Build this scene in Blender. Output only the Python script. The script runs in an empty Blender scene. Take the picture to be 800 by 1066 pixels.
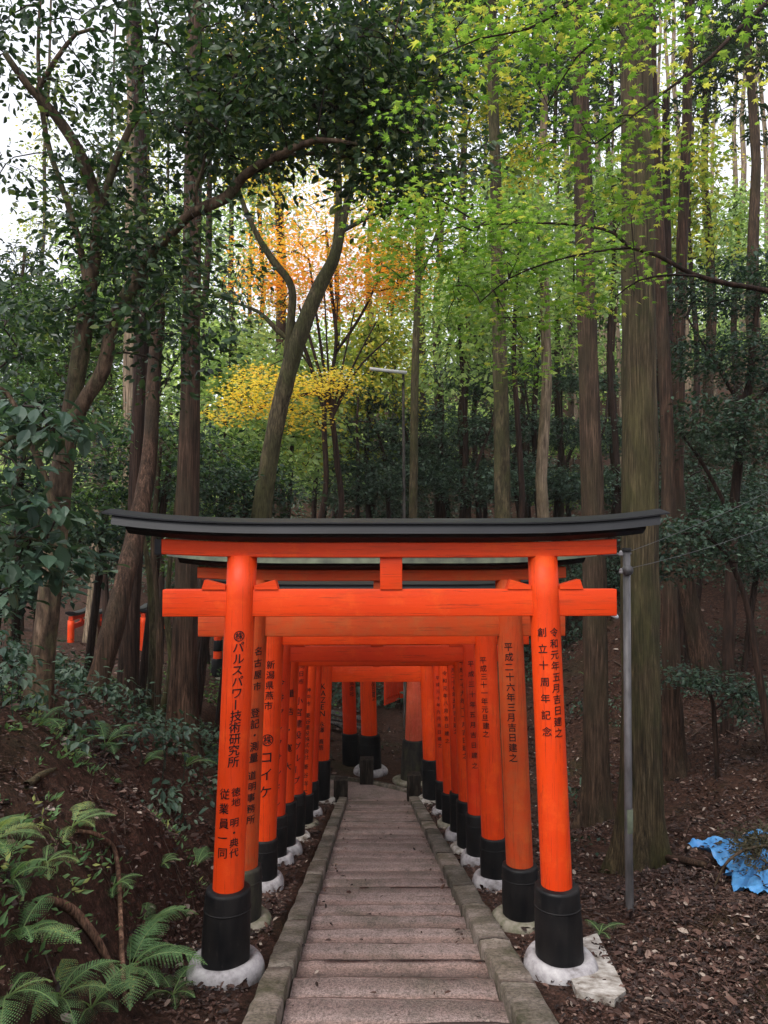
import bpy, bmesh, math, random
EXPO = 1.02; HAZED = .0005; HAZETOP = 44
import numpy as np
from math import radians, sin, cos, tan, pi, atan
random.seed(7)
rng = np.random.default_rng(11)
scene = bpy.context.scene
COL = scene.collection

# ------------------------------------------------------------ camera geometry
CAMZ = 1.6; PITCH = radians(2.0); F = 800.0
def at(px, py, Y):
    "point seen at pixel (px,py) of the 800x1066 photograph, Y metres ahead"
    u = (px-400)/F; v = -(py-533)/F
    dy = cos(PITCH) - v*sin(PITCH); dz = sin(PITCH) + v*cos(PITCH)
    t = Y/dy
    return np.array([u*t, Y, CAMZ+dz*t])

# ------------------------------------------------------------ noise
def _h(ix, iy, s):
    n = (ix.astype(np.int64)*374761393 + iy.astype(np.int64)*668265263 + s*1274126177) & 0x7fffffff
    n = ((n ^ (n >> 13))*1103515245) & 0x7fffffff
    n = (n ^ (n >> 16)) & 0xffff
    return n/65535.0
def vnoise(x, y, s=0):
    x = np.asarray(x, float); y = np.asarray(y, float)
    ix = np.floor(x); iy = np.floor(y); fx = x-ix; fy = y-iy
    fx = fx*fx*(3-2*fx); fy = fy*fy*(3-2*fy)
    a = _h(ix, iy, s); b = _h(ix+1, iy, s); c = _h(ix, iy+1, s); d = _h(ix+1, iy+1, s)
    return (a*(1-fx)+b*fx)*(1-fy)+(c*(1-fx)+d*fx)*fy
def fbm(x, y, s=0, o=4):
    r = 0; a = .5
    x = np.asarray(x, float); y = np.asarray(y, float)
    for k in range(o):
        r = r + a*(vnoise(x, y, s+k)-.5); x = x*2.03+3.1; y = y*2.03+1.7; a *= .5
    return r

# ------------------------------------------------------------ mesh helpers
class MB:
    def __init__(s): s.v = []; s.f = {}; s.n = 0; s.t = []; s.sm = []
    def add(s, verts, faces, tint=0.5):
        verts = np.asarray(verts, float).reshape(-1, 3)
        for f in (faces if isinstance(faces, list) and len(faces) and isinstance(faces[0], np.ndarray) else [faces]):
            f = np.asarray(f, int)
            if f.size: s.f.setdefault(f.shape[1], []).append(f+s.n)
        s.v.append(verts); s.n += len(verts)
        t = np.full(len(verts), tint) if np.isscalar(tint) else np.asarray(tint, float)
        s.t.append(t)
    def mesh(s, name, mat, origin=(0, 0, 0), smooth=True):
        me = bpy.data.meshes.new(name)
        v = np.concatenate(s.v)-np.asarray(origin, float)
        me.vertices.add(len(v)); me.vertices.foreach_set('co', v.astype(np.float32).ravel())
        li = []; st = []; k = 0
        for n, fl in s.f.items():
            a = np.concatenate(fl); li.append(a.ravel()); st.append(k+np.arange(len(a))*n); k += a.size
        li = np.concatenate(li); st = np.concatenate(st)
        me.loops.add(len(li)); me.loops.foreach_set('vertex_index', li.astype(np.int32))
        me.polygons.add(len(st)); me.polygons.foreach_set('loop_start', st.astype(np.int32))
        me.update(calc_edges=True)
        me.polygons.foreach_set('use_smooth', np.full(len(st), smooth))
        at_ = me.attributes.new('tint', 'FLOAT', 'POINT'); at_.data.foreach_set('value', np.concatenate(s.t).astype(np.float32))
        if mat: me.materials.append(mat)
        return me
    def obj(s, name, mat, parent=None, origin=None, smooth=True):
        if origin is None: origin = parent['_o'] if parent is not None and '_o' in parent else (0, 0, 0)
        o = bpy.data.objects.new(name, s.mesh(name, mat, origin, smooth)); COL.objects.link(o)
        if parent is not None: o.parent = parent
        else: o.location = origin
        return o
LABELS = {}
def tag(o, label, cat, group=None):
    o['label'] = label; o['category'] = cat
    if group: o['group'] = group
    LABELS.setdefault(label, []).append(group)
    return o
def thing(name, label, cat, loc=(0, 0, 0), rz=0, group=None):
    o = bpy.data.objects.new(name, None); COL.objects.link(o)
    o.location = loc; o.rotation_euler = (0, 0, rz); o.empty_display_size = .2
    return tag(o, label, cat, group)
def wthing(name, label, cat, loc, group=None):
    "thing whose part meshes are given in world coordinates"
    o = thing(name, label, cat, loc, 0, group); o['_o'] = [float(c) for c in loc]; return o
def setting(o): o['kind'] = 'structure'; return o
def stuff(o, label, cat): tag(o, label, cat); o['kind'] = 'stuff'; return o

def box(mb, x0, x1, y0, y1, z0, z1, bev=0.0, tint=.5):
    if bev <= 0:
        v = [(x, y, z) for z in (z0, z1) for y in (y0, y1) for x in (x0, x1)]
        f = [(0, 2, 3, 1), (4, 5, 7, 6), (0, 1, 5, 4), (2, 6, 7, 3), (0, 4, 6, 2), (1, 3, 7, 5)]
        mb.add(v, f, tint); return
    bm = bmesh.new(); bmesh.ops.create_cube(bm, size=1)
    for w in bm.verts: w.co = ((x0+x1)/2+w.co.x*(x1-x0), (y0+y1)/2+w.co.y*(y1-y0), (z0+z1)/2+w.co.z*(z1-z0))
    bmesh.ops.bevel(bm, geom=bm.edges[:], offset=bev, segments=2, affect='EDGES', profile=.6)
    addbm(mb, bm, tint)
def addbm(mb, bm, tint=.5, M=None):
    bm.verts.index_update()
    v = np.array([w.co[:] for w in bm.verts]); d = {}
    for f in bm.faces: d.setdefault(len(f.verts), []).append([w.index for w in f.verts])
    mb.add(v, [np.array(a) for a in d.values()], tint); bm.free()
def lathe(mb, prof, cx=0, cy=0, n=32, top=None, wob=0, tint=.5, seed=0):
    "prof: list of (r,z); top: (dx,dy) lean of the axis per metre of z"
    m = len(prof); v = []
    ph = seed*1.7
    for (r, z) in prof:
        for k in range(n):
            a = 2*pi*k/n
            rr = r*(1+wob*(sin(2*a+ph)*.5+sin(3*a+ph*2)*.35+sin(5*a+z*9+ph)*.2))
            dx, dy = (top[0]*z, top[1]*z) if top else (0, 0)
            v.append((cx+dx+rr*cos(a), cy+dy+rr*sin(a), z))
    f = []
    for i in range(m-1):
        for k in range(n):
            f.append((i*n+k, i*n+(k+1) % n, (i+1)*n+(k+1) % n, (i+1)*n+k))
    fl = [np.array(f)]
    if prof[0][0] > 1e-4: fl.append(np.array([list(range(n))[::-1]]))
    if prof[-1][0] > 1e-4: fl.append(np.array([[(m-1)*n+k for k in range(n)]]))
    mb.add(v, fl, tint)
def catmull(P, step):
    P = np.asarray(P, float)
    if len(P) < 3:
        n = max(2, int(np.linalg.norm(P[1, :3]-P[0, :3])/step)+1); t = np.linspace(0, 1, n)[:, None]
        return P[0]*(1-t)+P[1]*t
    Q = np.vstack([2*P[0]-P[1], P, 2*P[-1]-P[-2]]); out = []
    for i in range(1, len(Q)-2):
        n = max(2, int(np.linalg.norm(Q[i+1, :3]-Q[i, :3])/step)+1)
        for t in np.linspace(0, 1, n, endpoint=False):
            out.append(.5*((2*Q[i])+(-Q[i-1]+Q[i+1])*t+(2*Q[i-1]-5*Q[i]+4*Q[i+1]-Q[i+2])*t*t+(-Q[i-1]+3*Q[i]-3*Q[i+1]+Q[i+2])*t**3))
    out.append(Q[-2]); out = np.array(out); out[:, 3:] = np.maximum(out[:, 3:], .001)
    return out
def tube(mb, P, R, sides=8, ridge=0, rseed=0, flare=0, tint=.5, cap=True, lump=0):
    P = np.asarray(P, float); R = np.asarray(R, float); n = len(P)
    T = np.gradient(P, axis=0); T /= np.linalg.norm(T, axis=1)[:, None]+1e-9
    ref = np.array([1.0, 0, 0]) if abs(T[0, 0]) < .8 else np.array([0, 1.0, 0])
    a = np.arange(sides)*2*pi/sides; V = np.zeros((n, sides, 3))
    u = np.cross(T[0], ref); u /= np.linalg.norm(u)
    for i in range(n):
        u = u-T[i]*np.dot(u, T[i]); u /= np.linalg.norm(u)+1e-9; w = np.cross(T[i], u)
        r = np.full(sides, R[i])
        if ridge:
            lz = i*.35
            r = r*(1+ridge*(vnoise(a*sides/(2*pi)*.5+7, np.full(sides, lz*.4), rseed)-.5)*2+ridge*.8*(vnoise(np.minimum(a, 2*pi-a)*2.2, np.full(sides, lz), rseed+5)-.5)*2)
        if lump: r = r*(1+lump*(vnoise(np.minimum(a, 2*pi-a)*1.1+i*.5, np.full(sides, i*.33), rseed+9)-.5)*2)
        if flare:
            h = np.linalg.norm(P[i]-P[0]); q = math.exp(-h/(flare*1.6))
            r = r*(1+q*(.55+.45*np.sin(a*4+rseed)+.2*np.sin(a*7+rseed*2)))
        V[i] = P[i]+np.cos(a)[:, None]*u*r[:, None]+np.sin(a)[:, None]*w*r[:, None]
    i, k = np.meshgrid(np.arange(n-1), np.arange(sides), indexing='ij'); k2 = (k+1) % sides
    f = np.stack([i*sides+k, i*sides+k2, (i+1)*sides+k2, (i+1)*sides+k], -1).reshape(-1, 4)
    fl = [f]
    if cap and sides > 3: fl.append(np.array([[(n-1)*sides+q for q in range(sides)]]))
    mb.add(V.reshape(-1, 3), fl, tint)

# ------------------------------------------------------------ leaves
def T_diamond(w=.3, fold=.07): return (np.array([(0, 0, 0), (w, .42, fold), (0, 1, -.06), (-w, .42, fold)]), np.array([(0, 1, 2), (0, 2, 3)]))
def T_broad():
    v = [(0, 0, 0), (.18, .2, .05), (.28, .5, .07), (.17, .8, .02), (0, 1.02, -.1), (-.17, .8, .02), (-.28, .5, .07), (-.18, .2, .05), (0, .5, 0)]
    return np.array(v), np.array([(0, 1, 8), (1, 2, 8), (2, 3, 8), (3, 4, 8), (4, 5, 8), (5, 6, 8), (6, 7, 8), (7, 0, 8)])
def T_maple():
    v = [(0, .3, 0.02)]; 
    for k, (a, L) in enumerate([(-130, .38), (-88, .62), (-42, .85), (0, 1.0), (42, .85), (88, .62), (130, .38)]):
        a = radians(a)
        if k: v.append((sin(a-radians(22))*.24, .3+cos(a-radians(22))*.24, .03))
        v.append((sin(a)*L*.72, .3+cos(a)*L*.72, -.06))
    n = len(v)-1
    return np.array(v), np.array([(0, i+1, i) for i in range(1, n)]+[(0, 1, n)])
def T_spray():
    v = []; f = []
    for k, (a, y0) in enumerate([(-55, .1), (50, .2), (-40, .4), (38, .5), (-8, .0)]):
        a = radians(a); L = .55 if k < 4 else 1.05; d = np.array([sin(a), cos(a), 0]); p = np.array([d[1], -d[0], 0])*.075
        b = np.array([0, y0, 0]); i = len(v)
        v += [b-p*.6, b+d*L*.5+p+(0, 0, .03), b+d*L+(0, 0, -.12), b+d*L*.5-p+(0, 0, .03)]
        f += [(i, i+1, i+2), (i, i+2, i+3)]
    return np.array(v), np.array(f)
TEMPL = {'diamond': T_diamond(), 'narrow': T_diamond(.17, .05), 'broad': T_broad(), 'maple': T_maple(), 'spray': T_spray()}
def leaves(mb, C, D, N, S, kind, tint):
    "place one leaf per row: centre C, axis D, normal N, size S"
    tv, tf = TEMPL[kind]
    D = D/(np.linalg.norm(D, axis=1)[:, None]+1e-9)
    N = N-D*np.sum(N*D, 1)[:, None]; N /= np.linalg.norm(N, axis=1)[:, None]+1e-9
    X = np.cross(D, N)
    V = C[:, None, :]+S[:, None, None]*(tv[None, :, 0:1]*X[:, None]+tv[None, :, 1:2]*D[:, None]+tv[None, :, 2:3]*N[:, None])
    k = len(tv); F_ = (tf[None]+(np.arange(len(C))*k)[:, None, None]).reshape(-1, tf.shape[1])
    mb.add(V.reshape(-1, 3), F_, np.repeat(tint, k))
def rand_unit(n):
    a = rng.normal(size=(n, 3)); return a/(np.linalg.norm(a, axis=1)[:, None]+1e-9)

# ------------------------------------------------------------ materials
def mat(name):
    m = bpy.data.materials.new(name); m.use_nodes = True; nt = m.node_tree; nt.nodes.clear()
    o = nt.nodes.new('ShaderNodeOutputMaterial'); return m, nt, o
def nd(nt, t, **k):
    n = nt.nodes.new(t)
    for a, b in k.items():
        if a in ('inputs',):
            for q, w in b.items(): n.inputs[q].default_value = w
        else: setattr(n, a, b)
    return n
def ramp(nt, stops, fac, interp='LINEAR'):
    r = nd(nt, 'ShaderNodeValToRGB'); e = r.color_ramp; e.interpolation = interp
    while len(e.elements) < len(stops): e.elements.new(.5)
    for el, (p, c) in zip(e.elements, stops): el.position = p; el.color = (*c, 1) if len(c) == 3 else c
    nt.links.new(fac, r.inputs[0]); return r
def noise(nt, scale, detail=4, rough=.55, sc=(1, 1, 1), src='Object', dist=0, rot=(0, 0, 0)):
    tc = nd(nt, 'ShaderNodeTexCoord'); mp = nd(nt, 'ShaderNodeMapping'); mp.inputs['Scale'].default_value = sc; mp.inputs['Rotation'].default_value = rot
    nt.links.new(tc.outputs[src], mp.inputs[0])
    n = nd(nt, 'ShaderNodeTexNoise'); n.inputs['Scale'].default_value = scale; n.inputs['Detail'].default_value = detail; n.inputs['Roughness'].default_value = rough; n.inputs['Distortion'].default_value = dist
    nt.links.new(mp.outputs[0], n.inputs['Vector']); return n
def mix(nt, a, b, fac, mode='MIX'):
    m = nd(nt, 'ShaderNodeMix', data_type='RGBA', blend_type=mode)
    for s, v in ((m.inputs['Factor'], fac), (m.inputs[6], a), (m.inputs[7], b)):
        if isinstance(v, bpy.types.NodeSocket): nt.links.new(v, s)
        elif isinstance(v, (int, float)): s.default_value = v
        else: s.default_value = (*v, 1)
    return m.outputs[2]
def attr(nt): return nd(nt, 'ShaderNodeAttribute', attribute_name='tint').outputs['Fac']
def surf(nt, o, col, rough=.6, bump=None, bstr=.3, bdist=.01, spec=.5, metal=0, coat=0):
    p = nd(nt, 'ShaderNodeBsdfPrincipled')
    if isinstance(col, bpy.types.NodeSocket): nt.links.new(col, p.inputs['Base Color'])
    else: p.inputs['Base Color'].default_value = (*col, 1)
    if isinstance(rough, bpy.types.NodeSocket): nt.links.new(rough, p.inputs['Roughness'])
    else: p.inputs['Roughness'].default_value = rough
    p.inputs['Specular IOR Level'].default_value = spec; p.inputs['Metallic'].default_value = metal; p.inputs['Coat Weight'].default_value = coat
    if bump is not None:
        b = nd(nt, 'ShaderNodeBump'); b.inputs['Strength'].default_value = bstr; b.inputs['Distance'].default_value = bdist
        nt.links.new(bump, b.inputs['Height']); nt.links.new(b.outputs[0], p.inputs['Normal'])
    nt.links.new(p.outputs[0], o.inputs[0]); return p
def leafmat(name, stops, transl=.35, rough=.45, spec=.4, tcol=None):
    m, nt, o = mat(name); c = ramp(nt, stops, attr(nt)).outputs[0]
    p = surf(nt, o, c, rough, spec=spec)
    t = nd(nt, 'ShaderNodeBsdfTranslucent'); bc = mix(nt, c, tcol or (.9, 1, .35), 1.0, 'MULTIPLY')
    g = mix(nt, bc, c, .35); gm = mix(nt, g, (1.9, 1.9, 1.9), 1.0, 'MULTIPLY'); nt.links.new(gm, t.inputs[0])
    ms = nd(nt, 'ShaderNodeMixShader'); ms.inputs[0].default_value = transl
    nt.links.new(p.outputs[0], ms.inputs[1]); nt.links.new(t.outputs[0], ms.inputs[2]); nt.links.new(ms.outputs[0], o.inputs[0])
    return m
def barkmat(name, c1, c2, c3=None, vs=.12, scale=22, bd=.02, moss=None):
    m, nt, o = mat(name); n = noise(nt, scale, 6, .65, (1, 1, vs)); n2 = noise(nt, 2.2, 3, .5, (1, 1, .5))
    n3 = noise(nt, scale*2.6, 4, .6, (1, 1, vs*.7))
    c = ramp(nt, [(.36, tuple(x*.35 for x in c1)), (.5, c1), (.68, c2)], n.outputs[0]).outputs[0]
    if c3: c = mix(nt, c, c3, ramp(nt, [(.45, (0, 0, 0)), (.62, (.8, .8, .8))], n2.outputs[0]).outputs[0])
    if moss:
        n4 = noise(nt, 3.1, 5, .6, (1, 1, .6)); c = mix(nt, c, moss, ramp(nt, [(.5, (0, 0, 0)), (.62, (.75, .75, .75))], n4.outputs[0]).outputs[0])
    n5 = noise(nt, scale*3.2, 5, .75, (1, 1, vs*.45)); n6 = noise(nt, 7, 4, .6, (1, 1, .25))
    c = mix(nt, c, ramp(nt, [(.36, (.28, .26, .25)), (.5, (1, 1, 1)), (.64, (1.7, 1.65, 1.6))], n5.outputs[0]).outputs[0], .85, 'MULTIPLY')
    c = mix(nt, c, ramp(nt, [(.35, (.6, .6, .6)), (.65, (1.3, 1.3, 1.3))], n6.outputs[0]).outputs[0], .8, 'MULTIPLY')
    h = mix(nt, n.outputs[0], n5.outputs[0], .45)
    surf(nt, o, c, .85, h, .9, bd, spec=.2); return m

M = {}
def vermil(name, base, dull=.0, seed=0, rough=.5, beam=False):
    S_ = (lambda k: (k, 1, 1)) if beam else (lambda k: (1, 1, k))
    m, nt, o = mat(name); n = noise(nt, 1.7, 5, .6, S_(.5)); n2 = noise(nt, 60, 4, .7, S_(.12)); n4 = noise(nt, 16, 6, .7, S_(.10)); n5 = noise(nt, 5, 7, .75)
    a = tuple(base); b = (base[0]*.80, base[1]*.66, base[2]*.9); lt = (min(.9, base[0]*1.06), base[1]*1.5+.01, base[2]*2.2)
    c = mix(nt, a, b, ramp(nt, [(.35, (0, 0, 0)), (.7, (1, 1, 1))], n.outputs[0]).outputs[0])
    c = mix(nt, c, lt, ramp(nt, [(.52, (0, 0, 0)), (.72, (.8,)*3)], n5.outputs[0]).outputs[0])
    c = mix(nt, c, (base[0]*.6, base[1]*.7, .012), ramp(nt, [(.60, (0, 0, 0)), (.8, (.4+dull, .4+dull, .4+dull))], n2.outputs[0]).outputs[0])
    c = mix(nt, c, (base[0]*.42, base[1]*.55+.004, .010), ramp(nt, [(.53, (0, 0, 0)), (.74, (.65+dull,)*3)], n4.outputs[0]).outputs[0])
    n6 = noise(nt, 75, 5, .6, S_(.018)); c = mix(nt, c, (base[0]*.30, base[1]*.4, .008), ramp(nt, [(.605, (0, 0, 0)), (.62, (.75,)*3), (.635, (.75,)*3), (.65, (0, 0, 0))], n6.outputs[0]).outputs[0])
    n7 = noise(nt, 24, 6, .8, S_(.35)); c = mix(nt, c, (.10, .035, .018), ramp(nt, [(.66, (0, 0, 0)), (.72, (.6,)*3)], n7.outputs[0]).outputs[0])
    if dull:
        n3 = noise(nt, 9, 5, .7); c = mix(nt, c, (.36, .10, .03), ramp(nt, [(.45, (0, 0, 0)), (.75, (dull*1.5,)*3)], n3.outputs[0]).outputs[0])
    r = ramp(nt, [(.3, (rough-.08,)*3), (.7, (rough+.16,)*3)], n5.outputs[0]).outputs[0]
    surf(nt, o, c, r, mix(nt, n2.outputs[0], n4.outputs[0], .5), .5, .005, spec=.28); return m
for bm_, sf in ((False, ''), (True, '_b')):
  M['v_bright'+sf] = vermil('vermilion_fresh', (.78, .058, .004), beam=bm_)
  M['v_deep'+sf] = vermil('vermilion_deep', (.66, .040, .004), beam=bm_)
  M['v_dull'+sf] = vermil('vermilion_weathered', (.54, .062, .008), .35, rough=.62, beam=bm_)
  M['v_pale'+sf] = vermil('vermilion_faded', (.76, .12, .05), .1, rough=.6, beam=bm_)
m, nt, o = mat('black_lacquer'); n = noise(nt, 7, 5, .6, (1, 1, .4)); n2 = noise(nt, 40, 4, .6, (1, 1, .08))
c = ramp(nt, [(.4, (.004, .004, .005)), (.75, (.016, .013, .012))], n.outputs[0]).outputs[0]; n3 = noise(nt, 26, 6, .8, (1, 1, .5)); c = mix(nt, c, (.075, .065, .055), ramp(nt, [(.60, (0, 0, 0)), (.74, (.6,)*3)], n3.outputs[0]).outputs[0])
surf(nt, o, c, ramp(nt, [(.3, (.42,)*3), (.7, (.7,)*3)], n.outputs[0]).outputs[0], n2.outputs[0], .4, .005, spec=.22); M['black'] = m
m, nt, o = mat('black_mossy'); n = noise(nt, 5, 5, .65, (1, 1, .35)); n2 = noise(nt, 40, 4, .6, (1, 1, .08))
c = ramp(nt, [(.42, (.010, .009, .009)), (.55, (.035, .030, .022)), (.72, (.075, .085, .035))], n.outputs[0]).outputs[0]
surf(nt, o, c, .7, n2.outputs[0], .35, .005, spec=.3); M['black_moss'] = m
m, nt, o = mat('roof_black'); n = noise(nt, 3, 5, .6, (.4, 1, 1)); n2 = noise(nt, 45, 3, .6, (.05, 1, 1))
c = ramp(nt, [(.4, (.008, .008, .010)), (.62, (.015, .015, .019)), (.8, (.030, .030, .031))], n.outputs[0]).outputs[0]
surf(nt, o, c, .5, n2.outputs[0], .25, .003, spec=.35); M['roof'] = m
m, nt, o = mat('roof_moss'); n = noise(nt, 6, 5, .6)
c = ramp(nt, [(.35, (.05, .055, .045)), (.6, (.13, .15, .10)), (.8, (.20, .21, .17))], n.outputs[0]).outputs[0]
surf(nt, o, c, .75, n.outputs[0], .3, .004, spec=.3); M['roof_moss'] = m
m, nt, o = mat('ink'); surf(nt, o, (.006, .006, .007), .5, spec=.3); M['ink'] = m
def stone(name, a, b, d, scale=8, rough=.6, bs=.3):
    m, nt, o = mat(name); n = noise(nt, scale, 6, .65); n2 = noise(nt, scale*9, 3, .6)
    c = ramp(nt, [(.32, d), (.48, b), (.65, a)], n.outputs[0]).outputs[0]
    surf(nt, o, c, rough, n2.outputs[0], bs, .004, spec=.35); return m
M['marble'] = stone('pale_granite', (.46, .44, .44), (.30, .28, .29), (.10, .085, .08), 7, .6, .7)
M['plaster'] = stone('white_mortar', (.50, .47, .44), (.30, .27, .24), (.10, .07, .05), 11, .85, .8)
M['mossy_stone'] = stone('mossy_stone', (.24, .21, .17), (.14, .13, .09), (.06, .07, .035), 9, .8, .5)
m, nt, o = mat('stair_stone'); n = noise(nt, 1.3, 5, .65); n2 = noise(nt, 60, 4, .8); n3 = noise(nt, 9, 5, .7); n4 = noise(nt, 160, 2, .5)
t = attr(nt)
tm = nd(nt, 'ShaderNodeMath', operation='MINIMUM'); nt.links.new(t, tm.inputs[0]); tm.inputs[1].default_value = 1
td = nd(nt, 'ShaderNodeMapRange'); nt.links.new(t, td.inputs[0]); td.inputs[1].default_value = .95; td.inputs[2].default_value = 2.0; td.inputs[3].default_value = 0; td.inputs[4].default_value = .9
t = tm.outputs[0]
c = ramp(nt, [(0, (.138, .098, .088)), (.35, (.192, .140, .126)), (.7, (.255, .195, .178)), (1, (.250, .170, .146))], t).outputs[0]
c = mix(nt, c, (.10, .082, .072), ramp(nt, [(.48, (0, 0, 0)), (.7, (.75,)*3)], n3.outputs[0]).outputs[0])
c = mix(nt, c, (.055, .055, .035), ramp(nt, [(.5, (0, 0, 0)), (.68, (.55,)*3)], n.outputs[0]).outputs[0])
c = mix(nt, c, ramp(nt, [(.38, (.35, .33, .33)), (.5, (1, 1, 1)), (.66, (1.5, 1.45, 1.45))], n2.outputs[0]).outputs[0], .8, 'MULTIPLY')
c = mix(nt, c, ramp(nt, [(.35, (.5, .48, .47)), (.5, (1, 1, 1)), (.7, (1.45, 1.45, 1.5))], n4.outputs[0]).outputs[0], .7, 'MULTIPLY')
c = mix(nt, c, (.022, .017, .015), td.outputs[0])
surf(nt, o, c, .72, mix(nt, n2.outputs[0], n3.outputs[0], .4), .8, .012, spec=.3); M['stair'] = m
m, nt, o = mat('kerb_stone'); n = noise(nt, 3.5, 6, .7); n2 = noise(nt, 45, 4, .75); t = attr(nt)
c = ramp(nt, [(.35, (.055, .055, .034)), (.48, (.115, .102, .082)), (.66, (.21, .185, .165))], n.outputs[0]).outputs[0]
c = mix(nt, c, ramp(nt, [(0, (.65,)*3), (1, (1.25, 1.15, 1.1))], t).outputs[0], .9, 'MULTIPLY')
c = mix(nt, c, ramp(nt, [(.38, (.4,)*3), (.5, (1, 1, 1)), (.66, (1.45,)*3)], n2.outputs[0]).outputs[0], .75, 'MULTIPLY')
surf(nt, o, c, .82, n2.outputs[0], .8, .012, spec=.25); M['kerb'] = m
m, nt, o = mat('forest_soil'); n = noise(nt, .55, 5, .6, src='Object'); n2 = noise(nt, 14, 6, .75); n3 = noise(nt, 70, 4, .8)
c = ramp(nt, [(.35, (.022, .011, .008)), (.5, (.052, .026, .018)), (.66, (.105, .052, .037))], n2.outputs[0]).outputs[0]
c = mix(nt, c, (.024, .030, .010), ramp(nt, [(.55, (0, 0, 0)), (.68, (.5,)*3)], n.outputs[0]).outputs[0])
c = mix(nt, c, ramp(nt, [(.35, (.35,)*3), (.52, (1, 1, 1)), (.68, (2.1, 1.9, 1.8))], n3.outputs[0]).outputs[0], .85, 'MULTIPLY')
surf(nt, o, c, .9, mix(nt, n2.outputs[0], n3.outputs[0], .5), 1.0, .05, spec=.15); M['soil'] = m
m, nt, o = mat('dead_leaves')
c = ramp(nt, [(0, (.012, .006, .005)), (.35, (.032, .016, .012)), (.62, (.066, .032, .024)), (.82, (.115, .062, .046)), (.95, (.22, .15, .12)), (1, (.30, .24, .20))], attr(nt)).outputs[0]
surf(nt, o, c, .6, spec=.3); M['litter'] = m
M['twig'] = barkmat('dead_wood', (.075, .045, .034), (.16, .105, .082), scale=30)
M['bark_cedar'] = barkmat('bark_mossy_cedar', (.050, .036, .019), (.110, .082, .046), (.048, .042, .017), .05, 42, .02, moss=(.034, .033, .012))
M['bark_red'] = barkmat('bark_red_cypress', (.046, .025, .016), (.110, .062, .041), (.038, .027, .017), .045, 38, .02)
M['bark_brown'] = barkmat('bark_brown', (.050, .031, .020), (.105, .065, .042), (.038, .028, .015), .05, 40, .02)
M['bark_dark'] = barkmat('bark_dark', (.026, .014, .010), (.055, .030, .021), None, .05, 36, .02)
M['bark_smooth'] = barkmat('bark_mottled', (.085, .055, .036), (.16, .11, .078), (.050, .034, .022), .5, 9, .012, moss=(.075, .075, .035))
M['bark_olive'] = barkmat('bark_olive', (.058, .045, .024), (.115, .090, .052), (.045, .043, .018), .2, 22, .012, moss=(.05, .05, .018))
M['bark_pale'] = barkmat('bark_pale', (.20, .145, .100), (.36, .28, .20), (.17, .13, .08), .06, 26, .015)
M['branch_dark'] = barkmat('bark_branch', (.030, .020, .016), (.06, .042, .034), None, .4, 30, .006)
M['l_camellia'] = leafmat('leaf_camellia', [(0, (.010, .024, .012)), (.5, (.026, .056, .022)), (.8, (.055, .098, .032)), (1, (.12, .15, .04))], .28, .42, .4)
M['l_maple'] = leafmat('leaf_maple_green', [(0, (.085, .165, .030)), (.5, (.155, .265, .050)), (.88, (.25, .34, .075)), (1, (.44, .42, .10))], .5, .55, .25)
M['l_yellow'] = leafmat('leaf_maple_yellow', [(0, (.36, .42, .07)), (.45, (.70, .60, .10)), (.8, (.82, .68, .14)), (1, (.78, .50, .10))], .5, .6, .2, (1, .85, .3))
M['l_orange'] = leafmat('leaf_maple_orange', [(0, (.42, .44, .08)), (.4, (.74, .56, .085)), (.8, (.82, .47, .055)), (1, (.80, .34, .05))], .5, .6, .2, (1, .7, .35))
M['l_olive'] = leafmat('leaf_olive', [(0, (.09, .14, .03)), (.5, (.24, .28, .06)), (.8, (.42, .40, .08)), (1, (.58, .44, .08))], .5, .6, .2)
M['l_mid'] = leafmat('leaf_mid_green', [(0, (.022, .048, .018)), (.5, (.050, .10, .030)), (1, (.11, .17, .045))], .35, .5, .3)
M['l_pale'] = leafmat('leaf_pale_green', [(0, (.14, .21, .09)), (.5, (.27, .37, .16)), (1, (.46, .54, .24))], .5, .55, .25)
M['l_cedar'] = leafmat('leaf_cedar', [(0, (.014, .030, .015)), (.6, (.032, .062, .026)), (1, (.070, .10, .035))], .25, .6, .25)
M['l_shrub'] = leafmat('leaf_shrub_blue', [(0, (.012, .028, .020)), (.5, (.026, .055, .036)), (.85, (.050, .090, .055)), (1, (.075, .11, .075))], .25, .48, .35)
M['l_fern'] = leafmat('leaf_fern', [(0, (.040, .085, .032)), (.5, (.088, .175, .068)), (.85, (.15, .25, .105)), (1, (.28, .31, .10))], .35, .5, .3)
m, nt, o = mat('galvanised_pole'); n = noise(nt, 12, 5, .6, (1, 1, .3)); surf(nt, o, ramp(nt, [(.35, (.075, .07, .07)), (.65, (.17, .16, .165))], n.outputs[0]).outputs[0], .55, metal=.35); M['pole'] = m
m, nt, o = mat('white_enamel'); surf(nt, o, (.75, .77, .80), .4); M['white'] = m
m, nt, o = mat('tarp'); n = noise(nt, 6, 5, .6); n2 = noise(nt, 2.5, 3, .5)
surf(nt, o, ramp(nt, [(.35, (.05, .20, .48)), (.65, (.11, .35, .66))], n2.outputs[0]).outputs[0], .45, n.outputs[0], .5, .03, spec=.4); M['tarp'] = m
m, nt, o = mat('wire'); surf(nt, o, (.05, .05, .05), .5); M['wire'] = m
M['old_wood'] = barkmat('grey_wood', (.065, .058, .055), (.13, .12, .115), None, .15, 20, .006)
M['old_dark'] = barkmat('dark_wood_post', (.020, .015, .012), (.045, .036, .028), None, .2, 14, .006)

M['l_withered'] = leafmat('leaf_withered', [(0, (.03, .028, .016)), (.6, (.075, .065, .035)), (1, (.12, .09, .05))], .15, .6, .2)

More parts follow.
